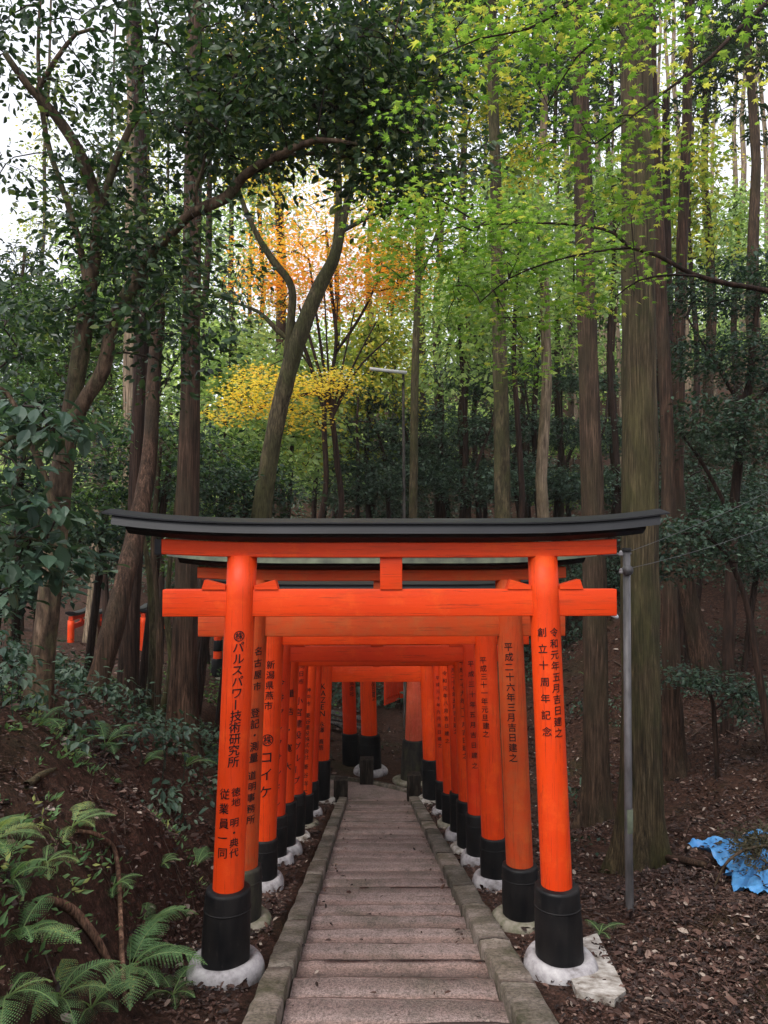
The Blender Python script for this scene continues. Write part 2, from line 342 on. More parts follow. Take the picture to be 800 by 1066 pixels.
M['l_shrub_far'] = leafmat('leaf_shrub_sheen', [(0, (.020, .040, .028)), (.5, (.045, .080, .056)), (.85, (.085, .135, .100)), (1, (.13, .19, .14))], .25, .45, .4)  # shrub leaf copy with a bluish-grey reflected sheen put into its lighter colours
M['root'] = barkmat('bark_root', (.12, .065, .042), (.24, .145, .10), None, .3, 30, .008)
# ------------------------------------------------------------ terrain
S = .235; YE = 16.2; DIRX = -13/800.
def xc(y): return .135+DIRX*y
def zs(y): return -S*np.minimum(y, YE)
ctl = [at(0, 1066, 2.6), at(100, 1000, 3.6), at(0, 850, 3.2), at(100, 850, 5), at(200, 900, 6), at(0, 730, 6), at(100, 740, 8), at(200, 790, 10),
       at(230, 750, 16), at(230, 700, 22), at(100, 672, 30), at(0, 650, 30), at(380, 765, 23), at(400, 735, 28), at(430, 700, 36), at(450, 520, 47), at(450, 400, 62),
       at(640, 1066, 4.6), at(790, 1066, 4.2), at(800, 950, 6), at(668, 915, 9), at(620, 858, 12), at(700, 803, 13), at(760, 885, 8.5), at(656, 948, 6.6),
       at(780, 740, 15), at(780, 640, 20), at(790, 540, 25), at(770, 430, 32), at(700, 600, 23), at(640, 700, 18), at(560, 690, 26), at(600, 560, 40),
       at(300, 600, 40), at(150, 560, 50), at(0, 520, 55), (-25, 0, 3), (-50, 40, 6), (30, 0, 7), (45, 40, 16), (0, -10, 2.35), (-15, -10, 3.5), (15, -10, 4.5),
       (0, 95, 20), (60, 90, 30), (-60, 90, 16), (-12, 12, -.6), (-9, 18, -2.2), (-20, 20, 0), (4.2, 3, .0), (-2.6, 1, 1.3), (2.6, 0, .5), (8, 6, 1.2), (-5, 3, 1.6)]
ctl = np.array([tuple(c) for c in ctl], float)
for y in (4, 7, 10, 13, 16): ctl = np.vstack([ctl, [(xc(y)+1.9, y, -S*y-.02)], [(xc(y)-1.45, y, -S*y+.12)]])
def _U(r): return np.where(r > 0, r*r*np.log(r+1e-9), 0)
_n = len(ctl); _A = np.zeros((_n+3, _n+3))
_A[:_n, :_n] = _U(np.hypot(ctl[:, None, 0]-ctl[None, :, 0], ctl[:, None, 1]-ctl[None, :, 1]))+np.eye(_n)*.6
_A[:_n, _n] = 1; _A[:_n, _n+1:] = ctl[:, :2]; _A[_n, :_n] = 1; _A[_n+1:, :_n] = ctl[:, :2].T
_w = np.linalg.solve(_A, np.concatenate([ctl[:, 2], np.zeros(3)]))
def sstep(a, b, x): t = np.clip((x-a)/(b-a), 0, 1); return t*t*(3-2*t)
def H(x, y, fine=True):
    x = np.atleast_1d(np.asarray(x, float)); y = np.atleast_1d(np.asarray(y, float))
    xq = np.clip(x, -70, 70); yq = np.clip(y, -15, 105)
    z = np.zeros(len(x))
    for k in range(0, len(x), 20000):
        s = slice(k, k+20000)
        z[s] = _U(np.hypot(xq[s, None]-ctl[None, :, 0], yq[s, None]-ctl[None, :, 1]))@_w[:_n]+_w[_n]+_w[_n+1]*xq[s]+_w[_n+2]*yq[s]
    z = np.clip(z, -5.2, 40)
    if fine:
        d = np.hypot(x, y)
        z = z+fbm(x*.45, y*.45, 3)*.55+fbm(x*2.1, y*2.1, 8, 4)*.22+np.where(d < 25, fbm(x*9, y*9, 21, 3)*.07, 0)
    dx = x-xc(y); plane = zs(y)
    e = fbm(x*3, y*3, 40, 3)*.08 if fine else 0
    wl = 1-sstep(1.30, 1.85, -dx); wr = 1-sstep(1.5, 2.6, dx)
    w = np.where(dx < 0, wl, wr)*(1-sstep(17.5, 21, y))
    tgt = plane-.03+e+np.where(np.abs(dx) < .82, -.14, 0)
    land = (1-sstep(2.2, 3.6, np.abs(x+.4)))*sstep(15.4, 16.4, y)*(1-sstep(19.6, 21.5, y))
    z = z*(1-w)+tgt*w
    z = z*(1-land)+(-S*YE-.06+e)*land
    return z
def h1(x, y): return float(H([x], [y])[0])
def axis(segs):
    out = []
    for a, b, st in segs: out += list(np.arange(a, b, st))
    return np.array(out+[segs[-1][1]])
gx = axis([(-260, -70, 19), (-70, -16, 1.8), (-16, -6, .3), (-6, -3.2, .1), (-3.2, 3.2, .055), (3.2, 7, .09), (7, 16, .3), (16, 70, 1.8), (70, 260, 19)])
gy = axis([(-120, -15, 15), (-15, 1, .8), (1, 9, .07), (9, 19, .13), (19, 40, .5), (40, 105, 2), (105, 320, 25)])
X, Y = np.meshgrid(gx, gy); Z = H(X.ravel(), Y.ravel())
# roughness of the left bank: small crumbling ledges
bk = sstep(.0, .4, -(X.ravel()-xc(Y.ravel()))-1.35)*(1-sstep(5, 8, -X.ravel()))*(1-sstep(10, 13, Y.ravel()))
Z += bk*(np.abs(fbm(X.ravel()*3.1, Y.ravel()*3.1, 77, 4))*-.35+.06)
mb = MB(); i, j = np.meshgrid(np.arange(len(gy)-1), np.arange(len(gx)-1), indexing='ij'); W = len(gx)
mb.add(np.stack([X.ravel(), Y.ravel(), Z], 1), np.stack([i*W+j, i*W+j+1, (i+1)*W+j+1, (i+1)*W+j], -1).reshape(-1, 4))
setting(mb.obj('ground', M['soil']))

# ------------------------------------------------------------ stairs
GR = math.atan(13/800.)            # stair direction relative to +Y (turned to the left)
mb = MB(); TR = .385; y = -3.9; r_ = random.Random(3)
HW = .628
while y < YE-.05:
    y1 = min(y+TR+r_.uniform(-.012, .012), YE); z = -S*y1+.005; zt = z+.012
    nx = 26; xs = np.linspace(-HW, HW, nx); tl = r_.uniform(-.018, .018); tw = r_.uniform(-.01, .01); ty = r_.random()
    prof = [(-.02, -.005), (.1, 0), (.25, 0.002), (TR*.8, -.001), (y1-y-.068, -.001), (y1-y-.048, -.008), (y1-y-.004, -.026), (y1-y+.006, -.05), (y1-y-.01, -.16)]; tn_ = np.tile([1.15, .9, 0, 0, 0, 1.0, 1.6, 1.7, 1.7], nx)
    V = []
    for xi in xs:
        for k, (a, b) in enumerate(prof):
            e = float(vnoise(xi*5+y*7, k*.6, 5))-.5; e2 = float(vnoise(xi*17+y*7, k*.9, 6))-.5
            V.append((xc(y)+xi, y+a+(e*.018+e2*.010 if k >= 4 else 0)+tw*xi*2, zt+b+tl*xi+e*.006-(.006 if abs(xi) > HW-.08 else 0)))
    m_ = len(prof); i, j = np.meshgrid(np.arange(nx-1), np.arange(m_-1), indexing='ij')
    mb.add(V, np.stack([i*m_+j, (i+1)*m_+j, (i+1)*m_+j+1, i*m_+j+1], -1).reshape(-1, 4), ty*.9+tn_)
    y = y1
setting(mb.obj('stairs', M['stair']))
# landing at the foot of the stairs
mb = MB(); zl = -S*YE-.015
KP = catmull([(.62, YE+.1), (.50, 16.65), (-.30, 17.25), (-1.5, 17.65), (-4.2, 18.1)], .12)
nx, ny = 44, 22; xs = np.linspace(-4.2, .60, nx); ymx = np.interp(xs, KP[::-1, 0], KP[::-1, 1])
XX = np.repeat(xs[None], ny, 0); YY = YE+.002+(ymx-YE)[None]*np.linspace(0, 1, ny)[:, None]
zz = zl+fbm(XX*2, YY*2, 9)*.03-.05*sstep(1.2, 4, -XX)
i, j = np.meshgrid(np.arange(ny-1), np.arange(nx-1), indexing='ij')
mb.add(np.stack([XX.ravel(), YY.ravel(), zz.ravel()], 1), np.stack([i*nx+j, i*nx+j+1, (i+1)*nx+j+1, (i+1)*nx+j], -1).reshape(-1, 4))
setting(mb.obj('landing_path', M['stair']))
# kerbs: long stones laid end to end down the slope
for nm, side, w in (('left_kerb', -1, .175), ('right_kerb', 1, .21)):
    mb = MB(); y = -3.9; r_ = random.Random(5+side)
    while y < YE-.1:
        L = r_.uniform(.75, 1.2); y1 = min(y+L, YE+.05); n = 12; tn = r_.random(); jx = r_.uniform(-.004, .004); jz = r_.uniform(-.004, .004)
        yy = np.linspace(y+.0015, y1-.0015, n); V = []
        a0, a1 = HW+.005, HW+w
        prof = [(a0+.004, -.30), (a0, .052), (a0+.010, .064), (a0+w*.5, .068), (a1-.012, .065), (a1, .052), (a1+.01, -.2)]
        for q, yk in enumerate(yy):
            for k, (a, b) in enumerate(prof):
                e = float(vnoise(yk*5, k*1.3+side*9, 15))-.5; e2 = float(vnoise(yk*19, k*1.7+side*9, 16))-.5
                end = .004 if q in (0, n-1) and 0 < k < 6 else 0
                V.append((xc(yk)+side*(a+e*.012+e2*.009)+jx, yk, -S*yk+b+jz+e2*.012+e*.012-end))
        m_ = len(prof); i, j = np.meshgrid(np.arange(n-1), np.arange(m_-1), indexing='ij')
        f = np.stack([i*m_+j, (i+1)*m_+j, (i+1)*m_+j+1, i*m_+j+1], -1).reshape(-1, 4)
        if side > 0: f = f[:, ::-1]
        mb.add(V, [f, np.array([list(range(m_)), [(n-1)*m_+q for q in range(m_)][::-1]])], tn)
        y = y1
    setting(mb.obj(nm, M['kerb']))
# low kerb round the landing
mb = MB()
P = np.hstack([KP, np.full((len(KP), 1), zl-.01)])
for side in (1,):
    for k in range(len(P)-1):
        a, b = P[k], P[k+1]; d = (b-a)/np.linalg.norm(b-a); nrm = np.array([-d[1], d[0], 0])*.06
        up = np.array([0, 0, .07]); dn = np.array([0, 0, -.1])
        mb.add([a-nrm+dn, a+nrm+dn, a+nrm+up, a-nrm+up, b-nrm+dn, b+nrm+dn, b+nrm+up, b-nrm+up], np.array([(0, 1, 2, 3), (4, 7, 6, 5), (3, 2, 6, 7), (0, 3, 7, 4), (1, 5, 6, 2)]), .3+.4*(k % 3)/2)
setting(mb.obj('landing_kerb', M['kerb']))
# short dark marker posts at the foot of the stairs
for px0, px1, pt, pb, Yp, lab in ((348, 362, 810, 833, 16.0, 'short dark square post at the foot of the left kerb'),
                                   (375, 389, 789, 812, 17.3, 'short dark square post on the landing kerb before the white ringed pillar'),
                                   (424, 438, 805, 832, 16.1, 'short dark square post at the foot of the right kerb')):
    b = at((px0+px1)/2, pb, Yp); t = at(px0, pt, Yp); w = (px1-px0)/800*Yp/2
    g = min(b[2], -S*min(Yp, YE)-.02); mb = MB()
    box(mb, b[0]-w, b[0]+w, Yp-w, Yp+w, g-.15, t[2], .018)
    o = mb.obj('marker_post', M['old_dark'], None, (b[0], Yp, g)); tag(o, lab, 'post', 'low posts round the landing')
# ------------------------------------------------------------ lettering
_glyph = {}
def glyph(ch):
    if ch in _glyph: return _glyph[ch]
    cu = bpy.data.curves.new('g', 'FONT'); cu.body = ch; cu.size = 1; cu.resolution_u = 3; cu.offset = 0
    ob = bpy.data.objects.new('g', cu); COL.objects.link(ob); bpy.context.view_layer.update()
    dg = bpy.context.evaluated_depsgraph_get(); me = bpy.data.meshes.new_from_object(ob.evaluated_get(dg))
    v = np.array([w.co[:] for w in me.vertices]) if len(me.vertices) else np.zeros((0, 3))
    f = [list(p.vertices) for p in me.polygons]
    bpy.data.objects.remove(ob); bpy.data.curves.remove(cu); bpy.data.meshes.remove(me)
    _glyph[ch] = (v, f); return _glyph[ch]
_v, _ = glyph('国'); GW = np.ptp(_v[:, 0]); GC = ((_v[:, 0].max()+_v[:, 0].min())/2, (_v[:, 1].max()+_v[:, 1].min())/2)
def inscription(pillar, axis_fn, rad_fn, cols, rz, Yd):
    """cols: (text, dx metres across the pillar, z of the first character's centre, z of the last, size). The strokes lie on the round surface."""
    mb = MB()
    for text, dx, z0, z1, sz in cols:
        n = len(text)
        for k, ch in enumerate(text):
            if ch == ' ': continue
            zc = z0+(z1-z0)*(k/(n-1) if n > 1 else 0)
            v, f = glyph('株' if ch == '㊑' else ch)
            if ch == '㊑': v = (v-[GC[0], GC[1], 0])*.66+[GC[0], GC[1], 0]
            if ch == 'ー': v = np.stack([GC[0]-(v[:, 1]-GC[1]), GC[1]+(v[:, 0]-GC[0]), v[:, 2]], 1)
            if not len(v): continue
            lat = ord(ch) < 128
            cx = (v[:, 0].max()+v[:, 0].min())/2 if (lat or ch in '・') else GC[0]
            cy = (v[:, 1].max()+v[:, 1].min())/2 if lat else GC[1]
            bm = bmesh.new(); q = sz/GW; jit = random.uniform(-.004, .004)
            for w in v:
                a = (w[0]-cx)*q; b = (w[1]-cy)*q
                bm.verts.new((a, b+a*.07, 0))     # brush columns rise slightly to the right
            bm.verts.ensure_lookup_table()
            for fc in f:
                try: bm.faces.new([bm.verts[i] for i in fc])
                except ValueError: pass
            if ch == '㊑':
                for k_ in range(28):
                    a0, a1 = 2*pi*k_/28, 2*pi*(k_+1)/28
                    bm.faces.new([bm.verts.new((rr*sz*cos(a_), rr*sz*sin(a_)*1.0, 0)) for rr, a_ in ((.47, a0), (.53, a0), (.53, a1), (.47, a1))])
            x = -sz*.55
            while x < sz*.55:
                bmesh.ops.bisect_plane(bm, geom=bm.verts[:]+bm.edges[:]+bm.faces[:], plane_co=(x, 0, 0), plane_no=(1, 0, 0)); x += .012
            g0 = bm.verts[:]+bm.edges[:]+bm.faces[:]; lay = {}
            for li, (ox, oz) in enumerate(((.022*sz, .010*sz), (-.010*sz, -.018*sz))):     # brush weight: strokes thickened by two more layers
                d_ = bmesh.ops.duplicate(bm, geom=g0)
                for w in [e for e in d_['geom'] if isinstance(e, bmesh.types.BMVert)]: w.co.x += ox; w.co.y += oz; w.co.z = .0003*(li+1)
            for w in bm.verts:
                z = zc+w.co.y; r = rad_fn(z)+w.co.z; c = axis_fn(z); s = (dx+jit+w.co.x)/r; s = max(-1.45, min(1.45, s))
                w.co = (c[0]+(r+.0016)*sin(s), c[1]-(r+.0016)*cos(s), z)
            bm.normal_update()
            if bm.faces: addbm(mb, bm)
            else: bm.free()
    if mb.v: mb.obj('inscription', M['ink'], pillar, (0, 0, 0), smooth=False)

def gate(Yg, px_l, px_r, label, vm, r=.10, sleeve=.50, sr=.15, nuki=(2.285, .175), beam=(2.67, .10), roofw=1.83, curve=.10, cap=False, wedge=True, top_moss=False,
         text_l=(), text_r=(), ring=('marble', 'marble'), vbeam=None, sl_mat='black', zbase=None, rot=None, group='vermilion gates over the stairs', lean=.036, nw=1.49, bw=1.49, Yr=None, strut=True, rbands=(), xo=0):
    "torii whose left and right pillars stand at the pixels px_l, px_r"
    Yr = Yr or Yg; zb = zbase if zbase is not None else -S*min(Yg, YE)
    xl = (px_l-400)/F*Yg*1.0; xr = (px_r-400)/F*Yr
    cx, cy = (xl+xr)/2, (Yg+Yr)/2; hs = math.hypot(xr-xl, Yr-Yg)/2
    rz = math.atan2(Yr-Yg, xr-xl) if Yr != Yg else GR*1.0
    t = thing('torii_gate', label, 'torii gate', (cx, cy, zb), rz, group)
    vb = M[(vbeam or vm)+'_b']; vm = M[vm]
    ztop = beam[0]+.01; seg = 32
    for side, cols, rg in ((-1, text_l, ring[0]), (1, text_r, ring[1])):
        ln = -side*lean
        ax = lambda z, ln=ln, side=side: (side*hs+ln*z, 0)
        rf = lambda z: r*(1.03-.05*z/ztop)
        mb = MB(); zz = [sleeve-.12]+list(np.linspace(sleeve, ztop, 9))
        lathe(mb, [(rf(z), z) for z in zz], side*hs, 0, seg, (ln, 0))
        p = mb.obj('pillar', vm, t, (0, 0, 0))
        # base sleeve with a chamfered rim
        mb = MB(); k = .93
        lathe(mb, [(sr, -.05), (sr, .02), (sr*.985, sleeve*.5), (sr*k, sleeve-.022), (sr*k-.004, sleeve-.006), (sr*k-.016, sleeve), (r*.9, sleeve+.004)], side*hs, 0, 40, (ln, 0), wob=.004)
        if sleeve > .3:
            lathe(mb, [(sr*.957, sleeve*.76), (sr*.957+.004, sleeve*.765), (sr*.957+.004, sleeve*.775), (sr*.957, sleeve*.78)], side*hs, 0, 40, (ln, 0))
        slv = mb.obj('base_sleeve', M[sl_mat if isinstance(sl_mat, str) else sl_mat[(side+1)//2]], t, (0, 0, 0))
        if rg:
            mb = MB(); R = sr*1.52; hh = .19 if rg == 'marble' else .12
            pr = [(R*.8, -.16), (R*.95, -.10), (R*1.01, -.055), (R*1.035, -.005), (R*1.02, .035), (R*.975, hh*.36), (R*.90, hh*.50), (R*.80, hh*.56), (sr+.012, hh*.54), (sr-.02, hh*.4)]
            lathe(mb, pr, side*hs, 0, 44, None, wob=.06 if rg == 'marble' else .07, seed=side+Yg)
            if rg == 'plaster':
                lathe(mb, [(R*1.25, -.16), (R*1.15, -.04), (R*.9, .0), (R*.6, .01)], side*(hs-.03), -.1, 30, None, wob=.13, seed=side+Yg*3)
            mb.obj('foundation_stone', M[rg], t, (0, 0, 0))
        if cols: 
            cc = [(tx, dx, (at(400, y0, Yg)[2]-zb), (at(400, y1, Yg)[2]-zb), sz) for tx, dx, y0, y1, sz in cols]
            inscription(p, ax, rf, cc, rz, Yg)
        for (b0, b1) in rbands:
            mb = MB(); lathe(mb, [(rf(b0)+.002, b0), (rf(b0)+.006, b0+.01), (rf(b1)+.006, b1-.01), (rf(b1)+.002, b1)], side*hs, 0, 24, (ln, 0)); mb.obj('band', M['black'], t, (0, 0, 0))
    # upper beam, gently rising towards its ends
    def swept(x0, x1, prof, cz, name, m, n=28, flat=.35, endcut=0):
        V = []; xs = np.linspace(x0, x1, n); L = max(abs(x0), abs(x1))
        for x in xs:
            u = max(0, (abs(x)/L-flat)/(1-flat)); up = cz*u*u*(abs(x)/roofw)
            for (a, b) in prof: V.append((x+(xo*1.6 if L > bw+.05 else xo*.8), a, b+up))
        k = len(prof); i, j = np.meshgrid(np.arange(n-1), np.arange(k), indexing='ij')
        f = np.stack([i*k+j, i*k+(j+1) % k, (i+1)*k+(j+1) % k, (i+1)*k+j], -1).reshape(-1, 4)
        mb = MB(); mb.add(V, [f, np.array([list(range(k))[::-1], [(n-1)*k+q for q in range(k)]])])
        o = mb.obj(name, m, t, (0, 0, 0), smooth=False); return o
    def rect(h, z0, z1, c=.006): return [(-h, z0+c), (-h+c, z0), (h-c, z0), (h, z0+c), (h, z1-c), (h-c, z1), (-h+c, z1), (-h, z1-c)]
    b0, bh = beam
    swept(-bw, bw, rect(.075, b0, b0+bh), curve*.45, 'upper_beam', vb)
    if cap: swept_caps(t, bw-xo*.8, b0, bh, curve)
    z1 = b0+bh+.002; q_ = .62
    # black under-roof boards and cap
    pr = [(-.085, z1), (.085, z1), (.140, z1+.030), (.150, z1+.052), (-.150, z1+.052), (-.140, z1+.030)]
    swept(-roofw+.11, roofw-.11, pr, curve, 'under_roof', M['black'], 36)
    z2 = z1+.054
    pr = [(-.188, z2), (.188, z2), (.168, z2+.060), (.165, z2+.064), (0, z2+.088), (-.165, z2+.064), (-.168, z2+.060)]
    swept(-roofw+.03, roofw-.03, pr, curve, 'roof', M['roof_moss' if top_moss else 'roof'], 40)
    pr = [(-.188, z2+.061), (.188, z2+.061), (.188, z2+.070), (0, z2+.102), (-.188, z2+.070)]
    swept(-roofw-.03, roofw+.03, pr, curve*1.08, 'roof_cap', M['roof_moss' if top_moss else 'roof'], 40)
    # tie beam
    mb = MB(); n0, nh = nuki; box(mb, -nw+xo*.6, nw+xo*.6, -.042, .042, n0, n0+nh, .006); mb.obj('tie_beam', vb, t, (0, 0, 0))
    if strut:
        mb = MB(); box(mb, -.072+xo*.5, .072+xo*.5, -.05, .05, n0+nh-.002, b0+.003, .004); mb.obj('strut', vb, t, (0, 0, 0))
    if wedge:
        for side in (-1, 1):
            for io in (-1, 1):
                xi = side*(hs-lean*(n0+nh))+io*(r-.005); xo = xi+io*.155; q = n0+nh+.001
                v = [(xi, -.05, q), (xo, -.05, q), (xo+io*-.02, -.05, q+.055 if 0 else q+.062), (xi, -.05, q+.025)]
                v2 = [(a, .05, c) for a, b, c in v]
                mb = MB(); mb.add(v+v2, np.array([(0, 1, 2, 3), (7, 6, 5, 4), (0, 4, 5, 1), (1, 5, 6, 2), (2, 6, 7, 3), (3, 7, 4, 0)])); mb.obj('wedge', vb, t, (0, 0, 0), smooth=False)
    return t
def swept_caps(t, bw, b0, bh, curve):
    mb = MB(); up = curve*.45*.81
    box(mb, -bw-.045, -bw-.001, -.078, .078, b0+up-.004, b0+bh+up, .004); mb.obj('beam_end_cap', M['roof'], t, (0, 0, 0))

D = 'vermilion torii gate '
G = []
G.append(gate(5.06, 238, 580.5, 'nearest vermilion torii gate, under a sweeping black roof, two lettered pillars in black sleeves', 'v_bright', .098, .54, .155, (2.285, .175), (2.668, .098), 1.775, .06, cap=True, xo=-.025, bw=1.475, nw=1.48,
    text_l=[('㊑パルスパワー技術研究所', .018, 660, 788, .062), ('徳地 明・典代', .040, 819, 881, .050), ('従業員一同', -.036, 821, 881, .060)],
    text_r=[('令和元年五月吉日建之', .036, 657, 760, .052), ('創立十周年記念', -.042, 657, 759, .052)], ring=('marble', 'marble')))
G.append(gate(6.3, 255, 541.5, D+'second in the row, its weathered tie beam dull brownish orange', 'v_dull', .106, .45, .153, (2.29, .175), (2.74, .09), 1.74, .06, vbeam='v_dull', top_moss=True, ring=('mossy_stone', 'mossy_stone'), sl_mat=('black_moss', 'black'),
    text_l=[('名古屋市', .060, 676, 712, .060), ('登記・測量', .055, 739, 785, .066), ('道明事務所', .050, 803, 848, .060)],
    text_r=[('平成二十六年三月吉日建之', -.035, 672, 786, .060)]))
G.append(gate(7.7, 276, 514, D+'third in the row, its left pillar lettered with a large circled mark', 'v_bright', .112, .47, .14, (2.36, .16), (2.74, .10), 1.74, .06, ring=('marble', 'marble'), wedge=False,
    text_l=[('新潟県燕市', .0, 690, 732, .072), ('㊑コイケ', .0, 767, 820, .105)],
    text_r=[('平成三十一年元旦建之', -.045, 686, 762, .058)]))
G.append(gate(8.95, 288, 497, D+'fourth in the row, slim pillars and a shaded deep red tie beam', 'v_deep', .098, .55, .135, (2.287, .18), (2.67, .10), 1.72, .06,
    text_l=[('今井アレクサンドル', .0, 709, 832, .078)], text_r=[('平成三十年五月吉日建之', -.01, 690, 795, .06)], ring=('marble', 'marble')))
G.append(gate(9.75, 297, 487.5, D+'fifth in the row, two pale names spaced down its left pillar', 'v_bright', .105, .62, .15, (2.30, .165), (2.68, .10), 1.72, .06,
    text_l=[('量浩・寛大', .02, 720, 795, .085)], text_r=[('平成二十九年十一月吉日建之', -.01, 688, 785, .062)], ring=('marble', 'plaster')))
G.append(gate(10.85, 308, 479, D+'sixth in the row, long company name running down its left pillar', 'v_deep', .103, .62, .145, (2.37, .16), (2.74, .10), 1.75, .07,
    text_l=[('向日市', .02, 692, 708, .065), ('小宮建設グループ', .0, 728, 810, .095)], text_r=[('平成二十七年五月吉日建之', -.02, 690, 760, .06)], ring=('plaster', 'marble')))
G.append(gate(12.1, 318, 469, D+'seventh in the row, small lettering packed tight on its left pillar', 'v_bright', .10, .50, .14, (2.46, .16), (2.80, .10), 1.72, .07,
    text_l=[('神戸市', .0, 717, 731, .06), ('菱谷建設株式会社', .0, 743, 786, .066), ('菱谷洋二', .0, 796, 822, .07)], text_r=[('令和元年八月吉日建之', -.02, 700, 770, .06)], ring=('mossy_stone', 'mossy_stone')))
G.append(gate(13.6, 325, 461, D+'eighth in the row, thin pillars close before the thickest gate', 'v_deep', .095, .58, .13, (2.56, .15), (2.86, .10), 1.70, .07, text_r=[('平成三十年九月吉日建之', -.02, 705, 775, .06)], ring=('marble', 'marble')))
G.append(gate(15.8, 334.5, 449.5, D+'last over the stairs, thick pillars and Latin capitals on the left one', 'v_bright', .150, .84, .19, (2.40, .31), (3.05, .14), 1.75, .07,
    text_l=[('KAZEN', -.02, 713, 741, .13), ('永澤 真悟', -.02, 752, 776, .095)], ring=('plaster', 'plaster'), wedge=False))
zl0 = -S*YE-.03
bg = 'thick gates where the path turns'
gate(16.9, 300, 386, 'thick vermilion gate on the landing whose pillar stands in a white stone ring', 'v_bright', .185, .86, .265, (2.75, .2), (3.15, .14), 2.0, .1, ring=('plaster', 'marble'), zbase=zl0, Yr=18.2, group=bg,
     text_r=[('年十月吉日建之', .03, 712, 738, .10)])
gate(17.9, 285, 366, 'thick vermilion gate behind the white ringed pillar, left of it', 'v_deep', .165, .72, .21, (2.75, .2), (3.15, .14), 2.0, .1, ring=(None, None), zbase=zl0, Yr=18.9, group=bg, text_r=[('株式会社', 0, 712, 730, .1)])
gate(17.5, 430, 512, 'thick gate with a sun faded pinkish pillar in a mossy sleeve right of the landing', 'v_pale', .205, .92, .285, (2.75, .2), (3.15, .14), 2.0, .1, ring=('mossy_stone', 'mossy_stone'), zbase=zl0, Yr=18.7, group=bg, sl_mat='black_moss',
     text_l=[('式', .04, 713, 714, .13)])
# a gate on the lower path, its roof end seen left of the nearest gate
gate(21, 227, 305, 'banded vermilion gate with a layered black roof on the lower path left of the stairs', 'v_bright', .115, .55, .17, (2.35, .17), (2.65, .10), 1.75, .07, zbase=h1((227-400)/F*21, 21)-.1, Yr=20.6, group=None, rbands=((.75, 1.05), (1.35, 1.95)), ring=('mossy_stone', None))
# far row on the returning path
for k, (pl, pr, Ya, Yb, lab) in enumerate(((96, 118, 30, 33, 'leftmost far gate glimpsed between the leaning trunks'), (113, 137, 30.2, 33.2, 'far gate glimpsed just right of the leaning trunk'),
        (131, 155, 30.5, 33.5, 'far gate glimpsed between the dark trunk and the thin stems'), (75, 97, 29.8, 32.8, 'far gate glimpsed left of the leaning trunk'), (150, 174, 31, 34, 'far gate glimpsed behind the thin stems'))):
    z0 = at(100, 712, 30)[2]; gate(Ya, pl, pr, lab, 'v_bright', .13, .5, .18, (2.1, .2), (2.45, .14), 1.6, .08, zbase=z0, Yr=Yb, group='far gates on the returning path', ring=(None, None), wedge=False)
# red slatted fence beyond the landing
a = at(401, 731, 25.5); b = at(424, 735, 27); base = (a[0], 25.5, a[2]-.1)
f = wthing('slatted_fence', 'red slatted fence on the dark slope beyond the landing', 'fence', base)
d = (b-a); d[2] = 0; L = np.linalg.norm(d); d /= L; L = 2.6
mb = MB()
for k in range(17):
    p = np.array(base)+d*(L*k/16); box(mb, p[0]-.035, p[0]+.035, p[1]-.02, p[1]+.02, base[2], base[2]+1.35, .004)
mb.obj('slat', M['v_deep'], f)
mb = MB(); 
for z in (.2, 1.2):
    p = np.array(base); q = p+d*L; off = np.array([0, .04, 0]); tube(mb, [p+off+(0, 0, z), q+off+(0, 0, z)], [.04, .04], 4)
mb.obj('rail', M['v_deep'], f)
# discarded boards on the slope left of the landing
r_ = random.Random(9)
for k, (px, py, Yb_, L, ang, tilt, lab) in enumerate(((352, 748, 21.5, 1.5, .2, .45, 'grey discarded board leaning steeply on the pile beyond the landing'), (362, 757, 21.2, 1.3, -.3, .1, 'grey discarded board lying lowest on the pile beyond the landing'),
        (368, 738, 22, 1.4, .5, .3, 'grey discarded board on the upper right of the pile beyond the landing'), (350, 730, 22.3, 1.6, -.2, .15, 'grey discarded board on the upper left of the pile beyond the landing'), (373, 725, 23, 1.2, .9, .2, 'smallest grey discarded board topmost beyond the landing'))):
    p = at(px, py, Yb_); mb = MB(); box(mb, -L/2, L/2, -.12, .12, -.02, .02, .004)
    o = mb.obj('board', M['old_wood'], None, (0, 0, 0)); o.location = (p[0], Yb_, h1(p[0], Yb_)+.12+.12*k); o.rotation_euler = (r_.uniform(-.3, .3), tilt, ang)
    tag(o, lab, 'board', 'discarded boards beyond the landing')

# ------------------------------------------------------------ pole with lamp arm
pb = at(656, 948, 6.6); pt = at(652.5, 574, 6.6); base = (pb[0], 6.6, h1(pb[0], 6.6)-.02)
t = wthing('utility_pole', 'slim grey metal pole with a small lamp arm beside the big cedar', 'pole', base)
mb = MB(); tube(mb, [(pb[0], 6.6, base[2]-.2), (pb[0]-.005, 6.6, base[2]+.7), pt], [.034, .033, .031], 20); mb.obj('shaft', M['pole'], t)
mb = MB(); tube(mb, [pt, pt+(0, 0, .03)], [.040, .040], 20); mb.obj('pole_cap', M['black'], t)
mb = MB(); tube(mb, [(pb[0]-.001, 6.6, base[2]+.66), (pb[0]-.001, 6.6, base[2]+.86)], [.0350, .0350], 20); mb.obj('pale_band', M['roof_moss'], t)
mb = MB(); tube(mb, [pt+(.04, 0, -.02), pt+(-.22, .0, -.03)], [.012, .012], 8); mb.obj('cross_arm', M['pole'], t)
for dz in (-.02, -.17):
    mb = MB(); q = pt+(-.055, -.02, dz); lathe(mb, [(.008, q[2]-.02), (.02, q[2]-.018), (.02, q[2]), (.012, q[2]+.004), (.018, q[2]+.01), (.006, q[2]+.028)], q[0], q[1], 10); mb.obj('insulator', M['marble'], t)
